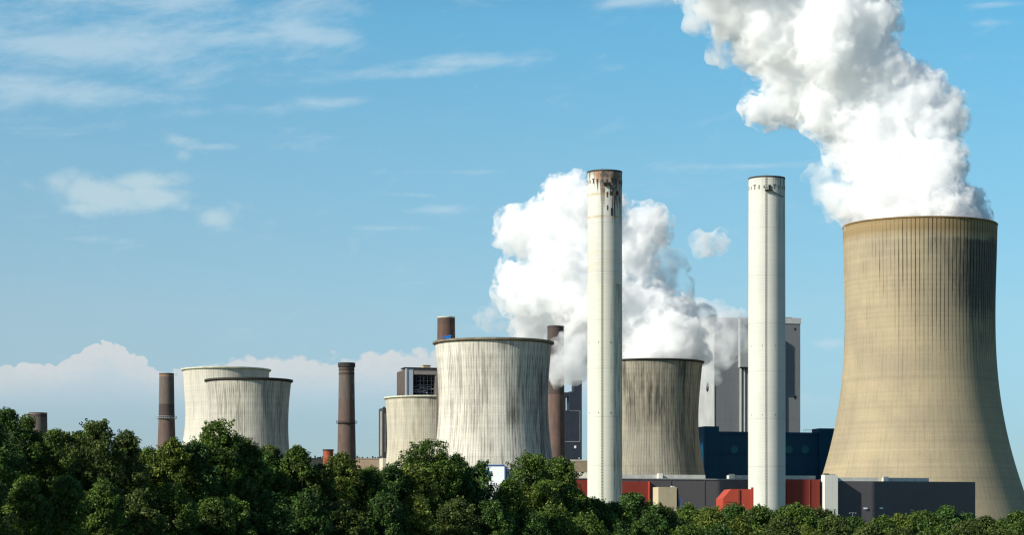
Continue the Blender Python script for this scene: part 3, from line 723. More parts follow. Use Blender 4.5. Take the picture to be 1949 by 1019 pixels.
for i in range(7):
    zz = zb2+1+rnd.random()*8; xa = wp+rnd.random()*(wq-wp)*.6; xb = xa+3+rnd.random()*6
    bm = bmesh.new(); bar(bm, (xa, 3+rnd.random()*4, zz), (min(xb, wq-.5), 3+rnd.random()*4, zz+rnd.uniform(-.5, 1)), rnd.uniform(.35, .7), 8)
    obj('pipe', bm, [LG, GREYW, TAUPE][i % 3], lb)
# dark narrow block beside the small cream tower
D_ = 1820
t = empty('coal_bunker', origin(729, D_), ROT, label='narrow dark block with a pale vertical strip left of the small cream tower', cat='building')
dl = depth_to(729, D_, 721); w = width_to(729, D_, 760)
obj('wall', bxs((0, w, 0, dl, Z(886, D_), Z(777, D_))), flat('charcoal', (.055, .055, .06, 1), .8, var=.1), t)
obj('pale_strip', bxs((-.35, -.01, dl*.25, dl*.5, Z(868, D_), Z(783, D_))), flat('cream_strip', (.42, .38, .30, 1), .8, streak=.3), t)
obj('pale_strip', bxs((1.2, 2.2, -.3, -.01, Z(862, D_), Z(788, D_))), flat('grey_strip', (.2, .2, .2, 1), .8, streak=.3), t)
obj('base', bxs((-.3, w-.3, -.6, dl, 0, Z(872, D_)-.4)), flat('cream_base', (.55, .50, .38, 1), .8), t)
obj('roof_duct', bxs((1, 2.2, 3, 6, Z(777, D_), Z(774.5, D_))), SOOT, t)
# dark building right of the brown chimney
D_ = 1700
INK = flat('ink_cladding', (.030, .038, .055, 1), .7, var=.12, panel=(4, 5, .12))
t = empty('filter_building', origin(1078, D_), math.radians(6), label='dark inky filter building with a high open frame, between brown chimney and front white chimney', cat='building')
rt_ = math.radians(6); w = width_to(1078, D_, 1107.5, rt_); wa = width_to(1078, D_, 1084, rt_); wk = width_to(1078, D_, 1104, rt_)
obj('wall', bxs((-1.5, wa+.01, 0, 16, 0, Z(782, D_)), (wa+.01, w, 0, 16, 0, Z(746, D_))), INK, t)
obj('lift_shaft', bxs((wk-4, w+.3, 2, 14, Z(746, D_), Z(724, D_))), INK, t)
obj('bridge_duct', bxs((-3, wa-.02, 3, 12, Z(756, D_), Z(747, D_))), INK, t)
obj('frame_post', bxs((-1.4, -.4, 0.5, 2, Z(782, D_), Z(756, D_))), DARK, t)
obj('mast', bxs((wk-1.6, wk-1.2, 6, 6.4, Z(724, D_), Z(720, D_))), DARK, t)
obj('pipe', bxs((-1.4, wk, -.25, -.02, Z(842, D_), Z(841, D_)), (wk-.2, wk+.1, -.25, -.02, Z(841, D_), Z(782, D_)), (wa, wk, -.25, -.02, Z(782.6, D_), Z(782, D_))), GREYD, t)
obj('window', bxs((wa+3.2, wa+4.6, -.2, -.01, Z(854, D_), Z(849, D_))), WHT, t)
obj('window', bxs((wk-1, wk-.2, -.2, -.01, Z(874, D_), Z(872, D_))), WHT, t)
# low brick halls
BRK = flat('tan_brick', (.40, .30, .21, 1), .9, var=.15, scale=.2, panel=(3, 1.1, .10))
D_ = 1650
t = empty('brick_hall', origin(560, D_), math.radians(3), label='low tan brick hall between the lone brick chimney and the small cream tower', cat='building')
w = width_to(560, D_, 722, math.radians(3))
obj('wall', bxs((0, w, 0, 30, 0, Z(874, D_)-.3)), BRK, t)
obj('parapet', bxs((-.2, w+.2, -.2, .6, Z(874, D_)-.29, Z(873, D_)+.1)), flat('tan_coping', (.3, .25, .19, 1), .9), t)
rnd = random.Random(8); bl = []
for px_ in range(598, 720, 5):
    if rnd.random() < .8:
        a = width_to(560, D_, px_, math.radians(3)); h_ = rnd.uniform(.5, 1.9)
        bl.append((a, a+rnd.uniform(.8, 1.8), 3+rnd.random()*2, 6.5, Z(873.4, D_), Z(873, D_)+h_))
for b__ in bl: obj('roof_plant', bxs(b__), SOOT, t)
D_ = 1560
t = empty('brick_hall', origin(1085, D_), math.radians(3), label='brown brick hall peeking out left of the front white chimney', cat='building')
w = width_to(1085, D_, 1135, math.radians(3))
obj('wall', bxs((0, w, 0, 20, 0, Z(878, D_))), flat('brown_brick', (.26, .21, .15, 1), .9, var=.15, scale=.2, panel=(3, 1.1, .12)), t)
obj('dark_door', bxs((.6, 2.0, -.2, -.01, Z(898, D_), Z(883, D_))), DARK, t)
obj('coping', bxs((-.1, w, -.3, .5, Z(878, D_)+.01, Z(877, D_)+.3)), ROOFL, t)
t = empty('pump_hut', origin(1103, 1222), 0.0, label='cream box above the red bay, touching the front white chimney', cat='building')
obj('wall', bxs((0, 6, 0, 4, ztop+.02, Z(901, 1222))), flat('cream_wall', (.6, .58, .47, 1), .8), t)
obj('coping', bxs((-.1, 6.1, -.1, 4.1, Z(901, 1222)+.01, Z(900.5, 1222)+.1)), ROOFL, t)
# blue gondola on the broad tower's rim
Dg = 1290
t = empty('maintenance_cradle', (X(852, Dg), Dg-20.5, Z(652, Dg)-.2), label='small blue maintenance cradle on the left rim of the broad tower', cat='cradle')
bm = bmesh.new(); bar(bm, (-2.6, 0, 1.2), (2.6, 0, 1.8), .22, 5); bar(bm, (-1, 0, .2), (2.0, 0, 2.4), .15, 5); bar(bm, (-2.4, 0, .2), (-2.4, 0, 1.3), .15, 5)
obj('beam', bm, CY, t); obj('basket', bxs((-.9, 2.2, -.5, .5, .4, 1.2)), CY, t)


# ------------------------------------------------------------------ steam
def ico(sub):
    bm = bmesh.new(); bmesh.ops.create_icosphere(bm, subdivisions=sub, radius=1.0)
    v = np.array([x.co[:] for x in bm.verts]); f = np.array([[a.index for a in x.verts] for x in bm.faces]); bm.free(); return v, f
ICO2 = ico(2)
def steam_mat(name, dens, aniso=0.0, noise=None):
    m = bpy.data.materials.new(name); m.use_nodes = True; nt = m.node_tree
    nt.nodes.remove(nt.nodes['Principled BSDF'])
    n = N(nt); v = n.node('ShaderNodeVolumePrincipled')
    v.inputs['Color'].default_value = (1.0, 1.0, 1.0, 1); v.inputs['Density'].default_value = dens; v.inputs['Anisotropy'].default_value = aniso
    v.inputs['Blackbody Intensity'].default_value = 0
    if noise:
        sc_, lo, hi = noise
        tcn = n.node('ShaderNodeTexCoord').outputs['Object']
        a = n.noise(tcn, sc_, 4, 0.62, 0.5)
        n.put(v.inputs['Density'], n.mul(n.step(a, lo, hi), dens))
        m.cycles.volume_step_rate = 0.25
    nt.links.new(v.outputs[0], nt.nodes['Material Output'].inputs['Volume'])
    return m
def billow(name, D, circles, mat, seed, parent=None, voxel=1.4, kids=(16, 9), disp=((12, 4.0), (5, 2.6), (2.2, 1.8), (30, -1.6)), zclip=None, lean=0.0, kr=(0.34, 0.55), yspread=0.55, squash=1.0):
    """circles: (px, py, r_px[, depth offset in radii]) grown into a cauliflower of ever smaller puffs, fused into one skin"""
    rng = np.random.default_rng(seed)
    C = []
    for c in circles:
        r = c[2]/F*D; dy = c[3]*r if len(c) > 3 else rng.uniform(-1, 1)*r*yspread
        C.append((X(c[0], D), dy+lean*(Z(c[1], D)), Z(c[1], D), r))
    C = np.array(C); allp = [C]
    gen = C
    for k in kids:
        nx = []
        for (x, y, z, r) in gen:
            d = rng.normal(size=(k, 3)); d /= np.linalg.norm(d, axis=1)[:, None]
            rr = r*rng.uniform(kr[0], kr[1], size=k)
            q_ = np.array([x, y, z])+d*(r*rng.uniform(0.72, 1.0, size=k))[:, None]*np.array([1, squash, 1])
            nx.append(np.column_stack([q_, rr]))
        gen = np.concatenate(nx); gen = gen[gen[:, 3] > voxel*1.3]
        # keep only puffs whose centre shows near the surface
        d2 = ((gen[:, None, :3]-C[None, :, :3])**2).sum(2)**.5/C[None, :, 3]
        gen = gen[d2.min(1) > 0.78]
        allp.append(gen)
    P = np.concatenate(allp)
    v0, f0 = ICO2; n0 = len(v0)
    co = (v0[None]*P[:, None, 3:4]+P[:, None, :3]).reshape(-1, 3)
    fa = (f0[None]+(np.arange(len(P))*n0)[:, None, None]).reshape(-1, 3)
    me = bpy.data.meshes.new(name)
    me.vertices.add(len(co)); me.vertices.foreach_set('co', co.astype(np.float32).ravel())
    me.loops.add(fa.size); me.loops.foreach_set('vertex_index', fa.astype(np.int32).ravel())
    me.polygons.add(len(fa)); me.polygons.foreach_set('loop_start', np.arange(0, fa.size, 3, dtype=np.int32)); me.polygons.foreach_set('loop_total', np.full(len(fa), 3, dtype=np.int32))
    me.update(calc_edges=True)
    tmp = bpy.data.objects.new('tmp', me); COL.objects.link(tmp)
    r_ = tmp.modifiers.new('r', 'REMESH'); r_.mode = 'VOXEL'; r_.voxel_size = voxel; r_.adaptivity = 0
    sm = tmp.modifiers.new('s', 'SMOOTH'); sm.factor = 0.5; sm.iterations = 2
    for i, (sz, st) in enumerate(disp):
        tx = bpy.data.textures.new('billow', 'CLOUDS'); tx.noise_scale = sz; tx.noise_depth = 2; tx.noise_basis = 'ORIGINAL_PERLIN'
        dm = tmp.modifiers.new('d%d' % i, 'DISPLACE'); dm.texture = tx; dm.strength = st; dm.mid_level = 0.5; dm.texture_coords = 'LOCAL'; dm.direction = 'NORMAL'
    dg = bpy.context.evaluated_depsgraph_get(); ev = tmp.evaluated_get(dg)
    out = bpy.data.meshes.new_from_object(ev); bpy.data.objects.remove(tmp); bpy.data.meshes.remove(me)
    c2 = np.empty(len(out.vertices)*3, dtype=np.float32); out.vertices.foreach_get('co', c2); c2 = c2.reshape(-1, 3)
    if zclip is not None:
        cx_, cy_, zr, rin = zclip     # keep the foot of the plume inside the mouth of its tower
        dx_, dy_ = c2[:, 0]-cx_, c2[:, 1]-cy_; rad = np.hypot(dx_, dy_)
        low = c2[:, 2] < zr+0.8
        f_ = np.where(low & (rad > rin), rin/np.maximum(rad, .01), 1.0)
        c2[:, 0] = cx_+dx_*f_; c2[:, 1] = cy_+dy_*f_; c2[:, 2] = np.maximum(c2[:, 2], zr-6)
        out.vertices.foreach_set('co', c2.ravel())
    out.name = name
    o = obj(name, out, mat, parent, smooth=True)
    o.location = (0, D, 0)
    return o
ST = steam_mat('dense_steam', 0.17)
ST2 = steam_mat('thin_steam', 0.05)
ST3 = steam_mat('wispy_steam', 0.16, noise=(0.07, 0.42, 0.72))
zr = Z(418, 1500)+.3
main = billow('steam_plume', 1500, [
    (1746, 416, 108, 0), (1650, 405, 42, 0), (1690, 392, 52), (1740, 378, 58), (1788, 380, 44), (1832, 408, 22, 0), (1812, 392, 28), (1745, 330, 58), (1778, 318, 40), (1700, 300, 52), (1680, 345, 50),
    (1752, 262, 54), (1785, 232, 34), (1798, 205, 24), (1775, 290, 38), (1700, 222, 66), (1735, 168, 46), (1770, 190, 36), (1655, 170, 58), (1690, 140, 38), (1640, 260, 50), (1600, 215, 44), (1608, 290, 26),
    (1560, 222, 30), (1530, 175, 44), (1580, 140, 60), (1640, 100, 48), (1490, 205, 24), (1500, 120, 40),(1440, 205, 20), (1462, 222, 18), (1560, 60, 66), (1630, 40, 60), (1500, 60, 58), (1455, 75, 42),
    (1470, 15, 62), (1400, 15, 38), (1365, 5, 30), (1560, -20, 80), (1640, -10, 46), (1450, -60, 80), (1540, -100, 90), (1380, -120, 90), (1440, -190, 100)],
    ST, 3, voxel=1.15, kids=(16, 9, 5), zclip=(X(1750.5, 1500), 0, zr, 42.5))
tag(main, 'huge white billowing plume rising leftward from the tan tower', 'steam')
def fringe(parent, grow, mat, seed):
    """a thin ragged veil hugging the skin of a plume"""
    me = parent.data.copy(); tmp = bpy.data.objects.new('tmp', me); COL.objects.link(tmp)
    dm = tmp.modifiers.new('g', 'DISPLACE'); dm.strength = grow; dm.mid_level = 0.0; dm.direction = 'NORMAL'
    r_ = tmp.modifiers.new('r', 'REMESH'); r_.mode = 'VOXEL'; r_.voxel_size = 2.2
    tx = bpy.data.textures.new('veil', 'CLOUDS'); tx.noise_scale = 7+seed; tx.noise_depth = 3
    d2 = tmp.modifiers.new('d', 'DISPLACE'); d2.texture = tx; d2.strength = grow*1.8; d2.mid_level = 0.5; d2.direction = 'NORMAL'
    dg = bpy.context.evaluated_depsgraph_get(); out = bpy.data.meshes.new_from_object(tmp.evaluated_get(dg))
    bpy.data.objects.remove(tmp); bpy.data.meshes.remove(me); out.materials.clear()
    return obj('veil', out, mat, parent, smooth=True)
ST4 = steam_mat('veil_steam', 0.24, noise=(0.17, 0.45, 0.64))
fringe(main, 4.0, ST4, 0)
wl_ = billow('steam_veil', 1500, [(1640, 395, 30), (1600, 375, 40), (1575, 350, 32), (1560, 330, 26), (1610, 345, 34), (1585, 395, 22), (1560, 372, 22)], ST3, 9, kids=(12,), yspread=.8)
tag(wl_, 'thin soft wisp of steam left of the tan tower mouth', 'steam')
wl_ = billow('steam_veil', 1500, [(1420, 40, 60), (1360, 25, 50), (1400, 90, 46), (1330, 5, 40), (1450, 110, 34), (1470, 160, 26)], ST3, 10, kids=(12,), yspread=.8)
tag(wl_, 'thin ragged steam at the top of the photo, left edge of the huge plume', 'steam')
# plume of the streaked tower, drifting left behind the white chimney
DB = 1518
zrb = Z(683, 1500)
pl = billow('steam_plume', DB, [
    (1241, 672, 74, 0), (1190, 660, 44), (1240, 648, 50), (1288, 655, 40), (1312, 668, 18), (1225, 610, 54), (1270, 615, 44), (1305, 640, 26), (1200, 575, 40), (1240, 570, 30), (1170, 620, 50),
    (1140, 580, 52), (1100, 620, 50, .8), (1090, 560, 52), (1050, 600, 42, 1.0), (1020, 625, 30, 1.0), (1130, 520, 50), (1070, 520, 46), (1020, 545, 44), (985, 530, 28), (972, 552, 22), (990, 575, 26), (1150, 470, 46),
    (1100, 460, 44), (1060, 455, 40), (1020, 440, 40), (990, 435, 30), (972, 448, 20), (1090, 400, 46), (1080, 375, 32), (1112, 370, 26), (1135, 400, 36), (1190, 440, 28), (1230, 430, 28), (1250, 445, 20), (1200, 480, 30), (1215, 510, 26),
    (1060, 640, 30, 1.3), (1100, 650, 30, 1.2)],
    ST, 21, voxel=1.1, kids=(14, 8, 5), disp=((11, 4), (5, 2.6), (2, 1.4)), zclip=(X(1241, 1500), 1500-DB, zrb, 27), yspread=.4)
tag(pl, 'broad white steam cloud behind the rust topped white chimney', 'steam')
fringe(pl, 3.8, ST4, 1)
pv = billow('steam_veil', 1560, [(1265, 540, 36), (1290, 560, 34), (1300, 600, 34), (1335, 620, 30), (1280, 500, 30), (1250, 480, 28), (1340, 600, 26)], ST3, 22, kids=(10,), yspread=.8)
tag(pv, 'loose pale steam above the streaked cooling tower', 'steam')
pv = billow('steam_veil', 1665, [(1350, 640, 36), (1375, 625, 34), (1392, 655, 28), (1365, 680, 34), (1350, 715, 24), (1345, 660, 36), (1385, 610, 24), (1402, 640, 22), (1410, 605, 16), (1330, 590, 26), (1370, 590, 22)], steam_mat('shaded_steam', 0.11, noise=(0.06, 0.36, 0.66)), 23, kids=(10,), yspread=.8)
tag(pv, 'bluish drifting steam before the tall grey boiler house', 'steam')
pv = billow('steam_veil', 1400, [(1082, 690, 34), (1066, 705, 26), (1062, 728, 14), (1094, 710, 26), (1100, 660, 26), (1064, 668, 20), (1070, 650, 16)], steam_mat('low_steam', 0.20, noise=(0.085, 0.34, 0.62)), 24, kids=(10,), yspread=.6)
tag(pv, 'low steam veiling the brown brick chimney behind the broad tower', 'steam')
pv = billow('steam_veil', 1460, [(935, 612, 26), (920, 600, 18), (948, 580, 16), (960, 622, 24), (1000, 620, 24)], ST3, 25, kids=(10,), yspread=.8)
tag(pv, 'faint wisp of steam above the rim of the broad tower', 'steam')
pv = billow('steam_veil', 1460, [(1347, 468, 26), (1366, 462, 22), (1326, 458, 18), (1372, 442, 14), (1350, 482, 14)], steam_mat('puff_steam', .13, noise=(0.12, 0.38, 0.66)), 26, kids=(10,), yspread=.8, voxel=1.0)
tag(pv, 'small detached puff floating between the two white chimneys', 'steam')

# ------------------------------------------------------------------ trees
LEAF = []
for k_, (ca, cb) in enumerate([((0.030, 0.056, 0.009), (0.155, 0.250, 0.036)), ((0.022, 0.050, 0.010), (0.105, 0.205, 0.040)), ((0.050, 0.070, 0.009), (0.215, 0.275, 0.042)), ((0.032, 0.050, 0.012), (0.145, 0.195, 0.040))]):
    m, n, b = newmat('foliage_%s' % ('fresh', 'deep', 'yellowish', 'olive')[k_])
    at = n.node('ShaderNodeAttribute'); at.attribute_name = 'tone'
    v_ = at.outputs['Fac']
    c = n.mix(v_, tuple(ca)+(1,), tuple(cb)+(1,))
    n.put(b.inputs['Base Color'], c); b.inputs['Roughness'].default_value = 0.55; b.inputs['Specular IOR Level'].default_value = 0.3
    tr = n.node('ShaderNodeBsdfTranslucent'); n.put(tr.inputs[0], n.mix(0.5, c, (0.07, 0.13, 0.012, 1)))
    ms = n.node('ShaderNodeMixShader'); ms.inputs[0].default_value = 0.28
    m.node_tree.links.new(b.outputs[0], ms.inputs[1]); m.node_tree.links.new(tr.outputs[0], ms.inputs[2])
    m.node_tree.links.new(ms.outputs[0], m.node_tree.nodes['Material Output'].inputs[0])
    LEAF.append(m)
BARK = flat('bark', (0.085, 0.070, 0.052, 1), .95, var=.3, scale=2)

def leaves_mesh(name, centers, radii, per, size, rng, tones):
    """clusters of small folded leaves: every leaf two triangles with a crease"""
    K = len(centers)
    cnt = np.maximum(8, (per*(radii/radii.mean())**2)).astype(int)
    idx = np.repeat(np.arange(K), cnt); M = len(idx)
    d = rng.normal(size=(M, 3)); d /= np.linalg.norm(d, axis=1)[:, None]
    rad = rng.uniform(0.35, 1.0, M)**0.6
    pos = centers[idx]+d*(radii[idx]*rad)[:, None]*np.array([1.0, 1.0, 0.85])
    nrm = d*0.7+rng.normal(size=(M, 3))*0.55+np.array([0, 0, 0.45]); nrm /= np.linalg.norm(nrm, axis=1)[:, None]
    a = np.cross(nrm, rng.normal(size=(M, 3))); a /= np.linalg.norm(a, axis=1)[:, None]; b = np.cross(nrm, a)
    s = size*rng.uniform(0.6, 1.35, M)[:, None]
    v = np.stack([pos-a*s*0.62, pos-b*s*0.36+nrm*s*0.12, pos+a*s*0.62, pos+b*s*0.36+nrm*s*0.12], 1).reshape(-1, 3)
    q = np.arange(M*4, dtype=np.int32).reshape(M, 4)
    f = np.stack([q[:, [0, 1, 2]], q[:, [0, 2, 3]]], 1).reshape(-1, 3)
    me = bpy.data.meshes.new(name)
    me.vertices.add(len(v)); me.vertices.foreach_set('co', v.astype(np.float32).ravel())
    me.loops.add(f.size); me.loops.foreach_set('vertex_index', f.ravel())
    me.polygons.add(len(f)); me.polygons.foreach_set('loop_start', np.arange(0, f.size, 3, dtype=np.int32)); me.polygons.foreach_set('loop_total', np.full(len(f), 3, dtype=np.int32))
    t = np.clip(tones[idx]+rng.normal(0, 0.22, M), 0, 1)**1.4
    at = me.attributes.new('tone', 'FLOAT', 'POINT'); at.data.foreach_set('value', np.repeat(t, 4).astype(np.float32))
    me.update(calc_edges=True)
    return me
def tree(px, top, hw, D, seed, label, kind=0, name='broadleaf_tree', airy=1.0, group=None, peak=0.5, cat='tree', leafk=1.0, per=40):
    rng = np.random.default_rng(seed)
    s = D/250.0; H = Z(top, D)-0.42*s; R = hw/F*D-0.25*s; lump = rng.uniform(0.7, 1.15)
    t = empty(name, (X(px, D), D, 0), label=label, cat=cat, group=group)
    # lumps: big bulges on an egg, each with a shell of leaf clusters
    B = 13
    bul = []
    zlo = H*0.06 if name != 'shrub' else 0.0
    for i in range(int(B*4/lump)):
        ph = rng.uniform(0, 2*PI); fz = rng.uniform(0.0, 1.0)
        z = zlo+(H-zlo)*fz
        env = math.sin(min(1.0, (1-fz)/(1-peak)*1.0)*PI/2)**0.8 if fz > peak else 0.82+0.18*fz/peak
        rr = R*env; br = R*rng.uniform(0.24, 0.46)*lump
        bul.append((math.cos(ph)*max(rr-br*.8, 0), math.sin(ph)*max(rr-br*.8, 0), min(z, H-br*0.85), br))
    bul.append((rng.uniform(-.2, .2)*R, 0, H-R*0.30, R*0.30))
    bul = np.array(bul)
    cl, cr, ct = [], [], []
    step_ = 0.50*s
    for (x, y, z, br) in bul:
        n_ = int(max(8, 3.0*(br/step_)**2)); d = rng.normal(size=(n_, 3)); d /= np.linalg.norm(d, axis=1)[:, None]
        c_ = np.array([x, y, z])+d*br*rng.uniform(0.70, 1.16, n_)[:, None]
        cl.append(c_); cr.append(rng.uniform(0.7, 1.25, n_)*step_); ct.append(np.full(n_, rng.uniform(0.15, 0.85)))
    for i in range(26):      # sprigs that break the outline
        x, y, z, br = bul[rng.integers(len(bul))]; a_ = rng.uniform(-1.3, 1.3)
        for k_ in range(3):
            f_ = br*(1.0+0.14*k_)+0.12*s*k_
            cl.append(np.array([[x+math.sin(a_)*f_, y+rng.normal()*.2, min(z+math.cos(a_)*f_, H+0.55*s)]])); cr.append(np.array([0.34*s*(1-.22*k_)])); ct.append(np.array([rng.uniform(.4, 1)]))
    cl = np.concatenate(cl); cr = np.concatenate(cr); ct = np.concatenate(ct)+rng.normal(0, .12, len(cl))
    keep = (cl[:, 2] > 0.2) & (cl[:, 1] < R*0.75)
    if airy < 1.0: keep &= rng.random(len(cl)) < airy
    cl, cr, ct = cl[keep], cr[keep], ct[keep]
    me = leaves_mesh('crown', cl, cr, per, 0.205*s**0.85*leafk, rng, ct)
    obj('crown', me, LEAF[kind], t)
    bm = bmesh.new(); tr_ = max(0.12, H*0.018)
    hs = H*0.42; bar(bm, (0, 0, -.3), (rng.uniform(-.2, .2), 0, hs), tr_*1.3, 8, tr_*.8)
    for i in range(9):
        k = bul[rng.integers(len(bul))]; z0 = rng.uniform(.45, 1.0)*hs
        mid = Vector((k[0]*.5+rng.uniform(-.2, .2), k[1]*.5, z0+(max(k[2], z0)-z0)*.55))
        bar(bm, (0, 0, z0), mid, tr_*.6, 6, tr_*.35); bar(bm, mid, (k[0], k[1], max(k[2], z0*.9)), tr_*.35, 5, tr_*.1)
    obj('trunk', bm, BARK, t)
    return t
def depth_at(px): return 205+px*0.125
TR = [   # centre px, top py, half width px, species tone, peak, airy, label
 (-30, 790, 60, 1, .6, 1, 'leafy tree cut by the left edge of the photo'),
 (12, 774, 34, 1, .7, 1, 'tall tree at the far left edge, its crown the topmost there'),
 (52, 790, 36, 0, .7, 1, 'leafy tree just left of the squat chimney top'),
 (104, 816, 34, 0, .6, 1, 'low rounded tree under the squat chimney top'),
 (135, 828, 40, 2, .55, 1, 'yellowish tree filling the dip right of the squat chimney top'),
 (182, 797, 46, 3, .7, 1, 'brownish green tree with a broken top, highest left of the ringed brick chimney'),
 (240, 822, 40, 3, .6, 1, 'olive tree sloping down toward the ringed brick chimney'),
 (282, 848, 34, 0, .5, 1, 'low tree just left of the foot of the ringed brick chimney'),
 (330, 838, 42, 2, .6, 1, 'yellow green tree at the foot of the ringed brick chimney'),
 (410, 802, 60, 0, .72, 1, 'large domed tree in front of the paired cooling towers'),
 (372, 842, 44, 1, .6, 1, 'dark tree left below the domed one before the rear pale tower'),
 (468, 834, 44, 0, .6, 1, 'tree with a flat shoulder before the grey streaked tower'),
 (515, 848, 38, 3, .6, 1, 'olive tree at the right foot of the grey streaked tower'),
 (566, 850, 42, 0, .6, 1, 'round tree right of the grey streaked tower'),
 (608, 884, 36, 3, .5, 1, 'low olive tree left of the small rust red tank'),
 (650, 864, 50, 2, .6, 1, 'bright yellow green tree at the foot of the lone brick chimney'),
 (705, 890, 42, 0, .5, 1, 'low tree below the low tan brick hall'),
 (742, 886, 34, 1, .6, 1, 'small tree at the foot of the narrow dark block'),
 (816, 838, 58, 0, .72, 1, 'prominent round tree overlapping the small cream tower and the broad one'),
 (790, 888, 48, 2, .5, 1, 'lighter tree in front of the prominent round one'),
 (872, 866, 32, 1, .7, .9, 'slender tree right beside the prominent round one'),
 (914, 875, 26, 1, .75, .72, 'airy pointed tree left of the white building'),
 (880, 905, 44, 1, .5, 1, 'dark low tree below the airy pointed one'),
 (1012, 861, 46, 0, .72, .88, 'broad loose tree before the foot of the broad tower'),
 (1062, 868, 38, 0, .7, .85, 'upright tree covering the foot of the brown brick chimney'),
 (968, 912, 32, 0, .6, .95, 'bright green tree at the lower edge of the white building'),
 (1090, 925, 38, 0, .5, .95, 'tree in front of the leftmost red bay'),
 (1020, 925, 56, 2, .5, 1, 'yellow green bushy tree below the broad loose one'),
 (1132, 950, 34, 1, .6, 1, 'tree at the left foot of the rust topped white chimney'),
 (1205, 941, 42, 1, .6, 1, 'dark domed tree right of the rust topped white chimney'),
 (1168, 955, 30, 0, .6, 1, 'small tree at the right foot of the rust topped white chimney'),
 (1258, 962, 38, 3, .5, 1, 'olive tree below the beige concrete block'),
 (1310, 963, 38, 0, .5, 1, 'tree below the slim pale blue silo'),
 (1352, 968, 32, 2, .5, 1, 'light tree left below the bright red annex'),
 (1398, 960, 34, 1, .6, 1, 'dark rounded tree below the bright red annex'),
 (1450, 962, 34, 0, .6, 1, 'tree at the left foot of the clean white chimney'),
 (1512, 959, 38, 0, .6, 1, 'tree with spiky top between the clean white chimney and the white stair block'),
 (1556, 968, 36, 3, .6, 1, 'olive tree in front of the white stair block'),
 (1590, 985, 28, 1, .6, 1, 'low tree sloping away right of the white stair block'),
 (1625, 984, 26, 1, .6, 1, 'small round tree under the floodlight mast'),
 (1675, 983, 32, 0, .5, 1, 'tree before the middle of the dark hall'),
 (1712, 979, 32, 2, .5, 1, 'pale green tree before the dark hall'),
 (1758, 974, 36, 0, .6, 1, 'rounded tree before the right part of the dark hall'),
 (1806, 962, 28, 1, .7, 1, 'dark pointed tree near the right end of the dark hall'),
 (1838, 978, 30, 1, .6, 1, 'dark tree at the right corner of the dark hall'),
 (1876, 983, 22, 3, .5, 1, 'low olive tree in front of the huge tan tower'),
 (1905, 989, 26, 0, .5, 1, 'low tree below the right side of the huge tan tower'),
 (1934, 975, 26, 0, .7, 1, 'tree at the right edge of the photo'),
 (1975, 980, 40, 1, .6, 1, 'leafy tree cut by the right edge of the photo'),
]
for i, (px, top, hw, kd, pk, ar, lab) in enumerate(TR):
    low_ = (i*7 % 5)
    dd = depth_at(px)+(-10 if top > 880 and px < 1150 else 0)+low_*3
    tree(px, top, hw*1.2, dd, 100+i, lab, kd, peak=pk, airy=ar)
SIL = [(-400, 770), (0, 778), (30, 795), (60, 795), (100, 815), (150, 806), (205, 803), (235, 822), (270, 845), (300, 850), (345, 838), (380, 815), (450, 812), (475, 835), (545, 852), (575, 856), (610, 878), (650, 870),
       (700, 890), (760, 890), (790, 850), (850, 852), (880, 876), (915, 882), (935, 935), (955, 935), (985, 880), (1060, 878), (1095, 915), (1130, 955), (1200, 945), (1260, 966), (1570, 970), (1610, 992), (1750, 980), (1830, 975), (1860, 990), (1949, 985)]
fr = np.random.default_rng(55)
sx, sy = [a for a, _ in SIL], [b for _, b in SIL]
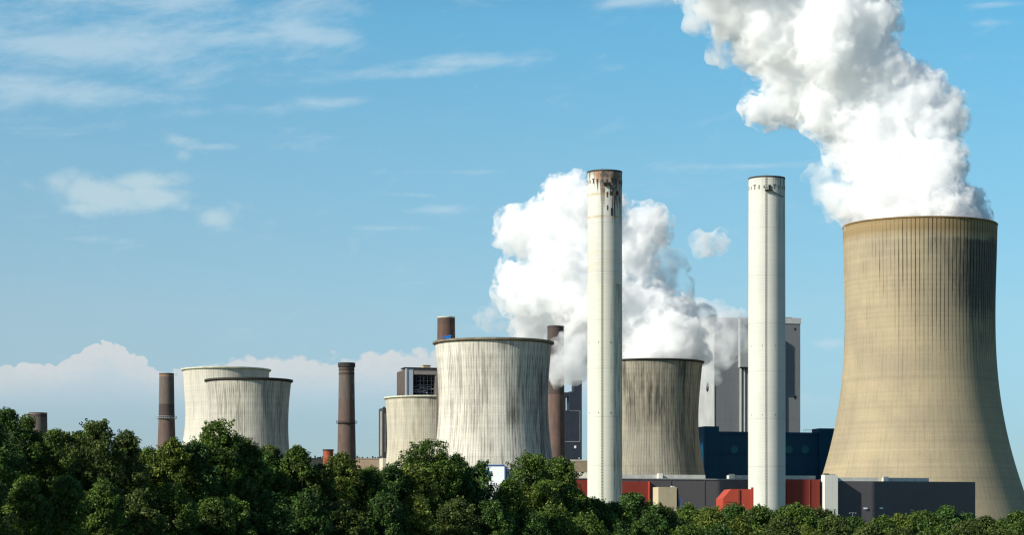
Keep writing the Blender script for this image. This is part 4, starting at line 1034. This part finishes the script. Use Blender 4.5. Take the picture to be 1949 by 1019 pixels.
for i, px in enumerate(range(-10, 1949, 40)):      # second row, close behind the first
    if 905 < px < 990: continue
    top = max(np.interp([px-32, px-16, px, px+16, px+32], sx, sy))+5+fr.uniform(0, 9)
    tree(px+fr.uniform(-6, 6), top, 46 if px < 1100 else 36, depth_at(px)+11, 500+i, 'broadleaf tree standing behind the front crowns of the tree belt', int(fr.integers(4)), group='rear trees of the tree belt', peak=.68, per=28, leafk=1.2)
for i, px in enumerate((-95, -160, -230, -300, -370)):     # the belt goes on to the left and shades what follows
    tree(px, 780+fr.uniform(-12, 12), 62, depth_at(px)+fr.uniform(-2, 6), 600+i, 'leafy tree of the belt beyond the left edge', i % 4, group='trees of the belt beyond the left edge', peak=.65, per=26, leafk=1.25)
# lower, nearer bushes that close the foot of the belt
fr = np.random.default_rng(77)
pxs = [-20, 55, 120, 185, 260, 320, 395, 450, 520, 590, 660, 730, 800, 860, 930, 990, 1050, 1120, 1180, 1240, 1300, 1365, 1420, 1480, 1540, 1600, 1655, 1710, 1770, 1830, 1890, 1950]
for i, px in enumerate(pxs):
    topl = np.interp(px, [0, 300, 600, 900, 1150, 1949], [905, 925, 945, 960, 985, 1000])+fr.uniform(-14, 14)
    tree(px+fr.uniform(-12, 12), topl, 50 if px < 1150 else 40, depth_at(px)-14, 300+i, 'dense green bush in the shaded lower front of the tree belt', int(fr.integers(4)), name='shrub',
         group='bushes closing the foot of the tree belt', cat='shrub', peak=.5)

# ------------------------------------------------------------------ ground
m, n, b = newmat('field_grass')
tcn = n.node('ShaderNodeTexCoord').outputs['Object']
a = n.noise(tcn, 0.02, 8, 0.6); b2 = n.noise(tcn, 1.2, 6, 0.7)
c = n.mix(n.step(a, .35, .65), (0.05, 0.085, 0.022, 1), (0.11, 0.115, 0.045, 1))
c = n.mix(n.step(b2, .3, .7, 0, .5), c, (0.035, 0.05, 0.018, 1))
n.put(b.inputs['Base Color'], c); b.inputs['Roughness'].default_value = 0.95
bm = bmesh.new()
ys = [-3000, -400, 0, 200, 600, 1200, 2500, 8000, 30000]; xs = [-20000, -4000, -800, 0, 800, 4000, 20000]
G_ = [[bm.verts.new((x_, y_, 0)) for x_ in xs] for y_ in ys]
for i in range(len(ys)-1):
    for j in range(len(xs)-1): bm.faces.new((G_[i][j], G_[i][j+1], G_[i+1][j+1], G_[i+1][j]))
o = obj('ground', bm, m); tag(o, kind='structure')
